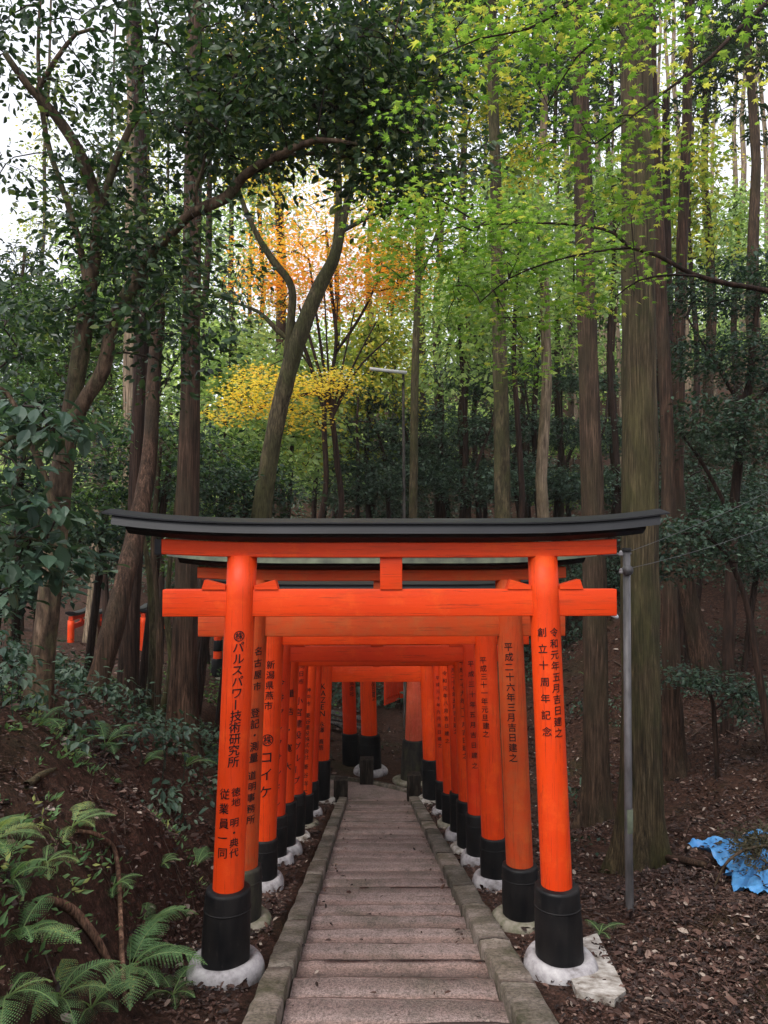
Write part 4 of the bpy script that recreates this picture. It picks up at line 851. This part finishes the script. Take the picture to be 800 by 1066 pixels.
# ------------------------------------------------------------ far trunks
def far_tree(px, Y, w, py_top, label, bark, leaf, group, crown=None, lean=0, kind='diamond', size=.2, per=30, spread=.6, n=50, dens=1):
    x = (px-400)/F*Y; gz = h1(x, Y); zt = at(px, py_top, Y)[2]; r0 = px2m(w, Y)/2
    base = (x, Y, gz); t = wthing(name_far, label, 'tree', base, group)
    zz = np.linspace(gz-.3, zt, 9); P = [(x+lean*(z-gz)+.12*sin(z*.7+px), Y, z) for z in zz]
    mb = MB(); tube(mb, P, r0*np.linspace(1.15, .35, 9), 8, .05, random.randint(0, 99), .2); mb.obj('trunk', M[bark], t)
    if crown:
        z0, z1, rr = crown; C = []
        for q in range(n):
            u = rng.uniform(0, 1)**.8; z = z0+(z1-z0)*u; rad = rr*(1-.75*u)*rng.uniform(.25, 1); a = rng.uniform(0, 2*pi)
            C.append((x+lean*(z-gz)+rad*cos(a), Y+rad*sin(a), z-.12*rad))
        C = np.array(C); tw = MB(); cr = MB()
        nodes = np.array([(x+lean*(z-gz), Y, z) for z in np.linspace(z0-.5, z1, 14)]); C = join(nodes, C, .012, 3, tw, .05)
        foliage(cr, C, per, spread, size, kind, .45, .3, tv=.5, aniso=.35)
        tw.obj('branches', M[bark], t); cr.obj('crown', M[leaf], t, smooth=False)
    return t
name_far = 'cedar_tree'
ft = [(457, 30, 11, -50, 'far reddish trunk just left of the slim mossy one', 'bark_red', 1.5), (485, 27, 12, -60, 'far reddish trunk hugging the left side of the slim mossy one', 'bark_red', 1.4), (568, 24, 13, -80, 'far pale trunk midway between the slim mossy trunk and the brown cedar', 'bark_pale', 1.6),
      (545, 33, 8, 60, 'thin far trunk just right of the slim mossy one', 'bark_brown', 1.2), (583, 30, 8, 0, 'thin far trunk just left of the brown cedar', 'bark_brown', 1.2), (290, 26, 15, 0, 'far reddish trunk behind the yellow spray, left of the curved trunk', 'bark_red', 1.8),
      (213, 24, 10, 0, 'far dark trunk just right of the tall reddish one', 'bark_dark', 1.5), (240, 32, 9, 60, 'thin far trunk between the tall reddish trunk and the curved one', 'bark_brown', 1.4), (100, 30, 10, 160, 'far pale trunk seen between the limbs of the forked tree', 'bark_pale', 1.6),
      (18, 27, 9, 260, 'far brown trunk at the left edge', 'bark_brown', 1.2), (385, 36, 9, 40, 'far trunk left of the distant lamp post', 'bark_brown', 1.6), (437, 40, 9, 20, 'farthest trunk just right of the distant lamp post', 'bark_red', 1.6),
      (742, 27, 12, -20, 'far trunk on the right hillside above the evergreen boughs', 'bark_red', 1.4), (790, 24, 16, -60, 'thick far trunk at the right edge of the hillside', 'bark_brown', 1.6), (640, 30, 10, 0, 'far trunk between the brown cedar and the biggest cedar', 'bark_red', 1.4)]
for px, Y, w, pt, lab, bk_, rr in ft:
    zt = at(px, pt, Y)[2]
    far_tree(px, Y, w, pt, lab, bk_, 'l_cedar', None, (zt-5.5, zt, rr), kind='spray', size=.42, per=20, spread=.45, n=28)
# pale trunks against the sky at upper right
name_far = 'cedar_tree'; r_ = random.Random(5)
for k in range(16):
    px = 590+k*14.5+r_.uniform(-5, 5); Y = 44+r_.uniform(-6, 14)
    far_tree(px, Y, r_.uniform(5, 8.5), -60+r_.uniform(-60, 60), 'one of the slender pale trunks against the sky on the upper right slope', 'bark_pale', 'l_olive', 'slender pale trunks on the upper right slope', (at(px, 190, Y)[2]+r_.uniform(-2, 2), at(px, -40, Y)[2], 2.0), lean=r_.uniform(-.03, .03), size=.22, per=16, spread=.7, n=14)
for k in range(6):
    px = 30+k*75+(180 if k > 3 else 0)+r_.uniform(-12, 12); Y = 42+r_.uniform(-5, 14)
    far_tree(px, Y, r_.uniform(5, 9), 20+r_.uniform(-80, 60), 'one of the slender dim trunks in the wood across the valley', 'bark_brown', 'l_mid' if k % 3 else 'l_olive', 'slender trunks in the wood across the valley', (at(px, 430, Y)[2], at(px, 60, Y)[2], 2.6), lean=r_.uniform(-.02, .02), size=.24, per=34, spread=.75, n=62)
# coloured broadleaf crowns in the middle distance
name_far = 'broadleaf_tree'
bt = [(270, 30, 400, 60, 2.8, 'l_pale', 90, 'pale green crown behind the yellow spray'), (200, 34, 420, 200, 3.2, 'l_pale', 90, 'pale green crown between the tall reddish trunk and the dark red one'), (410, 39, 400, 250, 3.0, 'l_olive', 90, 'yellowish crown just above the distant lamp post'),
      (497, 30, 420, 260, 2.2, 'l_mid', 70, 'mid green crown left of the slim mossy trunk'), (560, 28, 380, 200, 2.3, 'l_pale', 80, 'light green crown right of the slim mossy trunk'), (620, 32, 400, 180, 2.6, 'l_mid', 70, 'mid green crown behind the brown cedar'),
      (690, 30, 300, 180, 2.2, 'l_pale', 70, 'light green crown right of the biggest cedar, level with the thin dark branch'), (770, 34, 290, 200, 2.6, 'l_pale', 70, 'light green crown near the right edge below the pale trunks'), (100, 32, 440, 300, 2.8, 'l_mid', 90, 'teal green crown seen through the forked tree'),
      (20, 30, 420, 300, 2.6, 'l_mid', 80, 'teal green crown at the left edge'), (350, 40, 200, 60, 3.0, 'l_pale', 70, 'pale crown high up behind the curved trunk'), (330, 28, 480, 400, 2.2, 'l_olive', 70, 'low yellowish crown behind the curved trunk'), (440, 44, 220, 20, 3.2, 'l_cedar', 90, 'dark blue green crown high behind the top centre leaves'),
      (520, 40, 230, 40, 3.0, 'l_cedar', 80, 'dark blue green crown behind the slim mossy trunk'), (150, 44, 300, 120, 3.4, 'l_olive', 60, 'yellowish crown high at upper left behind the leaves')]
bt += [(300, 23, 500, 360, 1.9, 'l_pale', 60, 'low pale green crown hugging the left of the curved trunk'), (235, 21, 470, 330, 1.5, 'l_pale', 50, 'pale green crown just right of the tall reddish trunk'), (385, 27, 430, 320, 1.9, 'l_olive', 60, 'soft yellowish crown between the curved trunk and the lamp post'),
       (482, 25, 400, 270, 1.8, 'l_pale', 50, 'pale crown right of the lamp post, under the bright sprays'), (540, 23, 330, 180, 1.7, 'l_pale', 45, 'pale crown between the slim mossy trunk and the brown cedar'), (165, 26, 440, 260, 1.6, 'l_pale', 50, 'pale crown between the dark red and tall reddish trunks'),
       (640, 26, 330, 170, 1.8, 'l_pale', 45, 'pale crown half hidden by the biggest cedar'), (725, 26, 280, 130, 1.6, 'l_olive', 40, 'yellow green crown between the reddish trunk and the right edge'), (110, 26, 420, 240, 1.8, 'l_pale', 50, 'pale crown between the forks of the dark evergreen')]
for px, Y, p0, p1, rr, lf, n, lab in bt:
    z0 = at(px, p0, Y)[2]; z1 = at(px, p1, Y)[2]
    far_tree(px, Y, 8, p1, lab, 'bark_dark', lf, None, (z0, z1, rr), size=.19, per=40, spread=.55, n=int(n*1.5))
# far wood: one mass
mb = MB()
nC = 1500; x = rng.uniform(-46, 46, nC); y = rng.uniform(48, 66, nC); ok = np.abs(x) < y*.62; x, y = x[ok], y[ok]
g = H(x, y, False); z = g+rng.uniform(0, 1, len(x))**1.3*np.where(x > 8, 5.0, 10.0)
foliage(mb, np.stack([x, y, z], 1), 40, .95, .32, 'diamond', .4, .2, tv=.7, tb=.4)
o = mb.obj('far_wood', M['l_pale'], smooth=False); stuff(o, 'soft green mass of far woodland foliage across the valley', 'woodland')

# ------------------------------------------------------------ undergrowth, litter, twigs
def on_ground(n, x0, x1, y0, y1, dens=None, keep=.0):
    x = rng.uniform(x0, x1, n); y = rng.uniform(y0, y1, n); dx = x-xc(y)
    ok = (np.abs(dx) > keep) | (y > 19)
    ok &= ~((x > -4.5) & (x < .7) & (y > YE-.1) & (y < 17.8) & (np.abs(dx) > 0) & (keep > .5))
    if dens is not None: ok &= rng.uniform(0, 1, n) < dens(x, y)
    x, y = x[ok], y[ok]; return np.stack([x, y, H(x, y)], 1)
def litter(mb, P, size, lift=.012, t=(.45, .28)):
    n = len(P); D = rng.normal(size=(n, 3)); D[:, 2] *= .25; N = rng.normal(size=(n, 3))*.45; N[:, 2] += 1
    leaves(mb, P+np.array([0, 0, lift])+np.abs(rng.normal(size=(n, 1)))*[0, 0, .012], D, N, size*np.exp(rng.normal(size=n).clip(-3, 1.5)*.45), 'litter', np.clip(rng.normal(t[0], t[1], n), 0, 1))
TEMPL['litter'] = (np.array([(0, 0, .0), (.2, .2, .1), (.23, .6, .07), (0, 1, -.04), (-.2, .7, .13), (-.22, .25, .05)]), np.array([(0, 1, 2, 3), (0, 3, 4, 5)]))
mb = MB()
for n, a, s in ((95000, (-4, 5, 2.4, 8), .026), (9000, (-4, 5, 2.4, 8), .045), (120000, (-7, 12, 5, 18), .045), (30000, (-12, 22, 15, 36), .09)):
    litter(mb, on_ground(n, *a, dens=lambda x, y: np.clip(-.15+1.9*vnoise(x*1.7, y*1.7, 61)*(.5+vnoise(x*6, y*6, 62)), .2, 1), keep=.9), s)
ii = rng.integers(4, 106, 420); jj = rng.integers(4, 126, 420); litter(mb, np.stack([TARP[0][ii, jj], TARP[1][ii, jj], TARP[2][ii, jj]], 1), .045, .012, (.3, .2))
stuff(mb.obj('leaf_litter', M['litter'], smooth=False), 'brown fallen leaves covering the ground on both sides of the stairs', 'leaf litter')
# a few leaves blown onto the steps
mb = MB(); n = 230; y = 3+rng.uniform(0, 1, n)**1.3*13; x = xc(y)+np.where(rng.uniform(0, 1, n) < .55, np.sign(rng.normal(size=n))*rng.uniform(.45, .61, n), rng.uniform(-.6, .6, n)); z = -S*y-.02
from math import floor
kk = np.floor((y+3.9)/.385); z = -S*(-3.9+(kk+1)*.385)+.03
litter(mb, np.stack([x, y, z], 1), .035, .0, (.35, .3)); stuff(mb.obj('fallen_leaves', M['litter'], smooth=False), 'a few dry leaves and scraps scattered on the stone steps', 'fallen leaves')
mb = MB(); P = np.concatenate([on_ground(900, -6, 14, 3, 22, keep=1.0), on_ground(420, -4, -1.4, 2.6, 7.5, keep=1.4), on_ground(350, 1.5, 5, 4, 9, keep=1.4)])
for p in P:
    L = rng.uniform(.08, .55)*(1+.04*p[1]); a = rng.uniform(0, 2*pi); d = np.array([cos(a), sin(a), 0]); q = [p+d*L*u+rng.normal(size=3)*.02*L*3 for u in (-.5, -.15, .2, .5)]
    q = np.array(q); q[:, 2] = H(q[:, 0], q[:, 1])+.012+rng.uniform(0, .05)*(1 if rng.uniform() < .3 else .2); r0 = rng.uniform(.002, .006)*(1+.03*p[1]); tube(mb, q, [r0, r0*.9, r0*.7, r0*.4], 4, cap=False)
stuff(mb.obj('fallen_twigs', M['twig']), 'thin dry twigs strewn over the leaf litter', 'twigs')
# fallen sticks one can count
def stick(pts, label, mat_='twig', name='fallen_stick', cat='stick', group=None, sides=10, lump=.12):
    P = catmull(np.array([tuple(p) for p in pts]), .04); base = tuple(P[0, :3])
    mb = MB(); tube(mb, P[:, :3], P[:, 3], sides, .05, 3, 0, lump=lump); o = mb.obj(name, M[mat_], None, base); tag(o, label, cat, group)
def gp(px, py, Y, r, lift=.03):
    p = at(px, py, Y); return (p[0], Y, h1(p[0], Y)+lift, r)
def gr(px, py, r, lift=.02):
    "where the ray through a pixel meets the ground"
    for Y in np.arange(2.2, 40, .02):
        p = at(px, py, Y)
        if p[2] <= h1(p[0], Y): return (p[0], Y, h1(p[0], Y)+lift, r)
    return gp(px, py, 20, r, lift)
stick([gr(688, 897, .035, .05), gr(712, 901, .035, .05), gr(736, 906, .03, .04)], 'pale broken branch lying between the biggest cedar and the blue tarp', 'bark_red')
stick([gr(80, 872, .012, .04), gr(105, 885, .015, .07), gr(122, 912, .015, .08), (at(133, 940, 4.15)[0], 4.15, h1(at(133, 940, 4.15)[0], 4.15)+.08, .013), gr(150, 968, .009, .04)], 'long thin exposed root winding down the left bank among ferns', 'root', 'exposed_root', 'root')
stick([gr(45, 948, .02, .05), gr(72, 962, .024, .08), gr(92, 985, .024, .09), gr(108, 1010, .02, .08), gr(122, 1030, .014, .03)], 'thick brown exposed root low on the left bank', 'root', 'exposed_root', 'root')
stick([gr(28, 822, .025), gr(45, 815, .022, .05), gr(58, 806, .012, .03)], 'stub of a mossy root poking out near the top of the left bank', 'bark_olive', 'exposed_root', 'root')
stick([gr(470+170, 690, .02), gr(660, 700, .02), gr(668, 690, .01)], 'pale crooked stick on the slope behind the biggest cedar', 'twig')
for k, (a, b, c, lab) in enumerate((((745, 668), (762, 652), (790, 648), 'bare pale stick on the right hillside, highest one'), ((748, 690), (770, 682), (792, 690), 'bare pale stick on the right hillside below the highest one'), ((720, 770), (740, 760), (765, 768), 'bare pale stick on the slope right of the reddish trunk'))):
    stick([gr(*a, .016, .06), gr(*b, .016, .12), gr(*c, .01, .05)], lab)
# brush lying on the tarp
p0 = gr(738, 880, .01)
base = (c_ := at(775, 895, 7.9)); base = (base[0], 7.9, h1(base[0], 7.9)+.2)
t = wthing('cut_branch', 'heap of withered leafy brush lying across the blue tarp', 'brush', base)
tw = MB(); cr = MB(); C = []
for q in range(210):
    u = rng.uniform(0, 1); ii = int(np.clip(rng.normal(62, 15), 20, 100)); jj = int(14+u*90); C.append((TARP[0][ii, jj], TARP[1][ii, jj]-.05, TARP[2][ii, jj]+rng.uniform(.01, .10)))
C = np.array(C); C = join(C[:3], C[3:], .004, 4, tw, .02); foliage(cr, C, 40, .09, .045, 'narrow', .5, .1, aniso=.3, tb=.3)
tw.obj('twigs', M['twig'], t); cr.obj('withered_leaves', M['l_withered'], t, smooth=False)
q = np.array([gr(744, 925, .02)[:3], at(757, 898, 6.9), at(778, 884, 7.0), at(812, 880, 7.1)]); q[1:, 2] += 0
P = catmull(np.hstack([q, np.array([[.008], [.012], [.014], [.01]])]), .05); mb = MB(); tube(mb, P[:, :3], P[:, 3], 8, .0, 1, 0, lump=.1); o = mb.obj('bent_branch', M['bark_smooth'], None, tuple(P[0, :3])); tag(o, 'bare bent branch arching over the brush on the blue tarp', 'branch')

# undergrowth on the left bank
def ug(P, size, per, spread, lf, label, nm, tb=.5, hgt=.3, kind='diamond', flat=.7):
    mb = MB(); C = P+np.abs(rng.normal(size=(len(P), 1)))*[0, 0, hgt]
    for p, c in zip(P, C): tube(mb, [p, (p+c)/2+rng.normal(size=3)*.02, c], [.005, .004, .003], 3, cap=False, tint=.1)
    foliage(mb, C, per, spread, size, kind, flat, .25, tb=tb, tv=.5, aniso=.4)
    stuff(mb.obj(nm, M[lf], smooth=False), label, 'undergrowth')
ug(on_ground(900, -8, -1.75, 4.6, 14, lambda x, y: np.where((x < -2.55) | (y > 7.2), .2+1.3*vnoise(x*1.1, y*1.1, 71), .03)), .07, 24, .12, 'l_shrub', 'low leafy shrubs crowding the top of the left bank', 'bank_undergrowth', .62, .22, 'broad')
ug(on_ground(900, -16, -1.9, 12, 28, lambda x, y: (.1+1.1*vnoise(x*.5, y*.5, 72))*np.where((x < -5) & (y > 20), 0, 1), keep=1.5), .10, 26, .22, 'l_mid', 'green ground plants on the slope beyond the left bank', 'slope_undergrowth', .5, .16)
ug(on_ground(2600, -6, 18, 10, 30, lambda x, y: np.clip(vnoise(x*.6, y*.6, 73)*3-1.2, 0, 1)*np.where(x < 3.2, .1, 1), keep=2.2), .09, 26, .22, 'l_shrub', 'scattered low plants on the right hillside', 'hillside_undergrowth', .55, .28)
ug(on_ground(4200, -30, 40, 26, 60, lambda x, y: np.where(x > 12, .4, 1.0)*np.where((x < -5) & (y < 37), 0, 1)*(.4+.6*vnoise(x*.3, y*.3, 74))), .22, 30, .55, 'l_shrub_far', 'dark undergrowth covering the far slopes', 'far_undergrowth', .4, .5)
# moss tufts and grass on the bank
mb = MB(); P = on_ground(1500, -4, -1.5, 2.6, 7, lambda x, y: np.clip(vnoise(x*1.7, y*1.7, 81)*2.6-1.1, 0, 1), keep=1.4)
foliage(mb, P, 9, .03, .05, 'narrow', .2, -.4, tb=.6, aniso=.3); stuff(mb.obj('moss_and_grass', M['l_fern'], smooth=False), 'green moss and fine grass tufts on the left bank', 'moss')

# ------------------------------------------------------------ ferns
def frond(mb, base, az, L, el=.9, curl=1.1, w=.30, tint=.5):
    n = 24; u = np.linspace(0, 1, n); d = np.array([cos(az), sin(az), 0]); side = np.array([-sin(az), cos(az), 0])
    ang = el-curl*u**1.1-.0; ds = L/n; pts = [np.array(base, float)]
    for k in range(1, n): pts.append(pts[-1]+(d*cos(ang[k])+np.array([0, 0, 1])*sin(ang[k]))*ds)
    pts = np.array(pts); tube(mb, pts, np.linspace(.0035, .001, n), 4, cap=False, tint=.9)
    Cs, Ds, Ns, Ss, Ts = [], [], [], [], []
    for k in range(4, n):
        uu = u[k]; ln = L*w*(sin(pi*min(1, (uu-.1)/.9)**.75))*(1 if uu > .3 else .9)+.004; T_ = d*cos(ang[k])+np.array([0, 0, 1])*sin(ang[k]); up = np.cross(T_, side)*-1
        if up[2] < 0: up = -up
        wv = rng.uniform(.85, 1.15)
        for s in (-1, 1):
            if rng.uniform() < .05: continue
            ln_ = ln*rng.uniform(.82, 1.08)
            pd = side*s*.86+T_*.42; pd = pd/np.linalg.norm(pd); m = max(3, int(ln/.0085))
            for q in range(m):
                f = (q+.5)/m; c = pts[k]+pd*ln*f-np.array([0, 0, 1])*ln*.22*f*f; lw = ds*.50*(1-f*.70)*wv+.001
                perp = np.cross(up, pd)
                for s2 in (-1, 1):
                    Cs.append(c); Ds.append(perp*s2+pd*.25); Ns.append(up+rng.normal(size=3)*.12); Ss.append(lw); Ts.append(tint+rng.normal()*.12)
    leaves(mb, np.array(Cs), np.array(Ds), np.array(Ns), np.array(Ss), 'fern', np.clip(Ts, 0, 1))
TEMPL['fern'] = (np.array([(-.55, 0, 0), (.55, 0, 0), (.42, .62, .03), (.05, 1, -.03), (-.38, .66, .03)]), np.array([(0, 1, 2, 2)]))
TEMPL['fern'] = (TEMPL['fern'][0], np.array([(0, 1, 2, 3), (0, 3, 4, 4)]))
TEMPL['fern'] = (TEMPL['fern'][0], np.array([(0, 1, 2), (0, 2, 3), (0, 3, 4)]))
def fern(px, py, L, nf, label, tint=.5, az0=None, spread=2*pi, el=.9, seed=0, wide=.26):
    p = gr(px, py, 0)[:3]; r_ = random.Random(seed+px); mb = MB(); az0 = r_.uniform(0, 6) if az0 is None else az0
    for k in range(nf): frond(mb, p, az0+spread*(k+.5)/nf-spread/2+r_.uniform(-.3, .3), L*.88*r_.uniform(.6, 1.15), el+r_.uniform(-.25, .2), 1.25+r_.uniform(-.2, .3), wide, tint+r_.uniform(-.2, .2))
    o = mb.obj('fern', M['l_fern'], None, p, smooth=False); tag(o, label, 'fern', 'ferns on the left bank' if px < 400 else 'ferns on the right')
fern(135, 1015, .50, 8, 'largest fern of the left bank, beside the foot of the nearest left pillar', .6, -.3, 4.6)
fern(150, 975, .42, 6, 'fern just above the largest one, closest to the nearest left pillar', .55, .3, 4)
fern(60, 1050, .42, 7, 'bright fern in the bottom left corner', .75, 0, 5)
fern(8, 1045, .34, 6, 'fern cut by the left edge at the bottom', .7, .2, 5)
fern(20, 985, .34, 6, 'fern above the one in the bottom left corner, near the thick root', .6, .2, 5)
fern(-10, 885, .40, 7, 'pale fern at the left edge halfway up the bank', .8, .1, 4)
fern(75, 868, .30, 5, 'small pale fern where the thin root begins', .85, .2, 4)
fern(10, 925, .28, 6, 'dark fern at the left edge below the pale one', .35, .2, 5)
fern(95, 1058, .36, 6, 'fern at the bottom edge between the corner fern and the largest one', .65, 0, 5)
fern(180, 1040, .30, 6, 'low fern at the bottom edge under the nearest left pillar', .6, .2, 5)
fern(48, 905, .26, 5, 'small bright fern between the two roots near the left edge', .75, .1, 5)
fern(118, 930, .26, 5, 'small fern halfway along the thin root', .5, .2, 4)
fern(205, 905, .28, 5, 'dark fern between the bank and the nearest left pillar', .35, 2.2, 3)
fern(168, 905, .22, 5, 'tiny dark fern on the bare bank left of the nearest pillar', .4, .5, 4)
fern(625, 975, .24, 5, 'small fern right of the nearest right pillar', .5, -.2, 5)
fern(610, 690+15, .3, 5, 'small fern on the slope seen left of the biggest cedar', .5)
for px, py, lab in ((70, 790, 'fern on the crest of the left bank, leftmost'), (110, 780, 'fern on the crest of the left bank, second from left'), (150, 800, 'fern on the crest of the left bank, second from right'), (195, 800, 'fern on the crest of the left bank, beside the tall reddish trunk'), (40, 760, 'fern on the crest at the foot of the forked tree')):
    fern(px, py, .42, 6, lab, .3)

# white mortar slab beside the nearest right footing
pp = [gr(px, py, 0, 0)[:3] for px, py in ((588, 1012), (600, 985), (622, 978), (652, 1040), (640, 1050), (600, 1040))]
mb = MB(); n = len(pp); top = [(p[0], p[1], p[2]+.045) for p in pp]; bot = [(p[0]*1.0, p[1], p[2]-.12) for p in pp]; c_ = np.mean(top, 0)+[0, 0, .02]
mb.add(top+bot+[tuple(c_)], [np.array([(i, (i+1) % n, 2*n) for i in range(n)]), np.array([(i, i+n, (i+1) % n+n, (i+1) % n) for i in range(n)])])
o = mb.obj('mortar_slab', M['plaster'], None, tuple(pp[0]), smooth=False); o['kind'] = 'thing'; tag(o, 'pale rough mortar slab poking out beside the nearest right footing', 'slab')
# ------------------------------------------------------------ damp forest air
mb = MB(); box(mb, -262, 262, -123, 323, -7.5, HAZETOP)
m, nt, o = mat('haze_air'); v_ = nd(nt, 'ShaderNodeVolumePrincipled'); v_.inputs['Color'].default_value = (.90, .94, .90, 1); v_.inputs['Density'].default_value = HAZED; v_.inputs['Anisotropy'].default_value = .2
nt.links.new(v_.outputs[0], o.inputs['Volume']); hz_ = mb.obj('haze', m, smooth=False); stuff(hz_, 'thin pale haze filling the forest air towards the far slope', 'haze')
# ------------------------------------------------------------ light, sky, camera
EL = radians(54); AZ = radians(212)     # high veiled sun behind and to the left of the camera
w = bpy.data.worlds.new('World'); scene.world = w; w.use_nodes = True; nt = w.node_tree; nt.nodes.clear()
sk = nt.nodes.new('ShaderNodeTexSky'); sk.sky_type = 'NISHITA'; sk.sun_disc = False; sk.sun_elevation = EL; sk.sun_rotation = AZ; sk.air_density = 1.0; sk.dust_density = 3.0; sk.ozone_density = 1.0
hs = nt.nodes.new('ShaderNodeHueSaturation'); hs.inputs['Saturation'].default_value = .38; hs.inputs['Value'].default_value = 1.0
nt.links.new(sk.outputs[0], hs.inputs['Color'])
b = nt.nodes.new('ShaderNodeBackground'); b.inputs[1].default_value = .12; mx = nt.nodes.new('ShaderNodeMix'); mx.data_type = 'RGBA'; mx.inputs['Factor'].default_value = .6; nt.links.new(hs.outputs[0], mx.inputs[6]); mx.inputs[7].default_value = (7.4, 7.5, 8.1, 1); nt.links.new(mx.outputs[2], b.inputs[0])   # thin overcast veil over the blue sky
oo = nt.nodes.new('ShaderNodeOutputWorld'); nt.links.new(b.outputs[0], oo.inputs[0])
l = bpy.data.lights.new('sun', 'SUN'); l.energy = 1.5; l.angle = radians(25); l.color = (1, .96, .90)
lo = bpy.data.objects.new('sun', l); COL.objects.link(lo)
from mathutils import Vector
sd = Vector((sin(AZ)*cos(EL), cos(AZ)*cos(EL), sin(EL))); lo.rotation_euler = (-sd).to_track_quat('-Z', 'Y').to_euler(); lo.location = sd*40
cam = bpy.data.cameras.new('camera'); co = bpy.data.objects.new('camera', cam); COL.objects.link(co); scene.camera = co
cam.sensor_fit = 'VERTICAL'; cam.sensor_height = 36; cam.lens = 36*F/1066; cam.clip_end = 2000; cam.clip_start = .05
co.location = (0, 0, CAMZ); co.rotation_euler = (radians(90)+PITCH, 0, 0)
vs = scene.view_settings; vs.view_transform = 'Standard'; vs.look = 'None'; vs.gamma = 1; vs.use_curve_mapping = False; vs.exposure = EXPO
scene.render.engine = 'CYCLES'; cy = scene.cycles
cy.max_bounces = 6; cy.diffuse_bounces = 3; cy.glossy_bounces = 2; cy.transmission_bounces = 3; cy.transparent_max_bounces = 4
for k, g in LABELS.items():
    if len(g) > 1 and (g[0] is None or len(set(g)) > 1): print('DUP LABEL', k, len(g))
print('ZMAX', max((o.matrix_world @ Vector(c))[2] for o in bpy.data.objects if o.type == 'MESH' and o.name != 'haze' for c in o.bound_box)); print('objects', len(bpy.data.objects), 'verts', sum(len(m.vertices) for m in bpy.data.meshes))
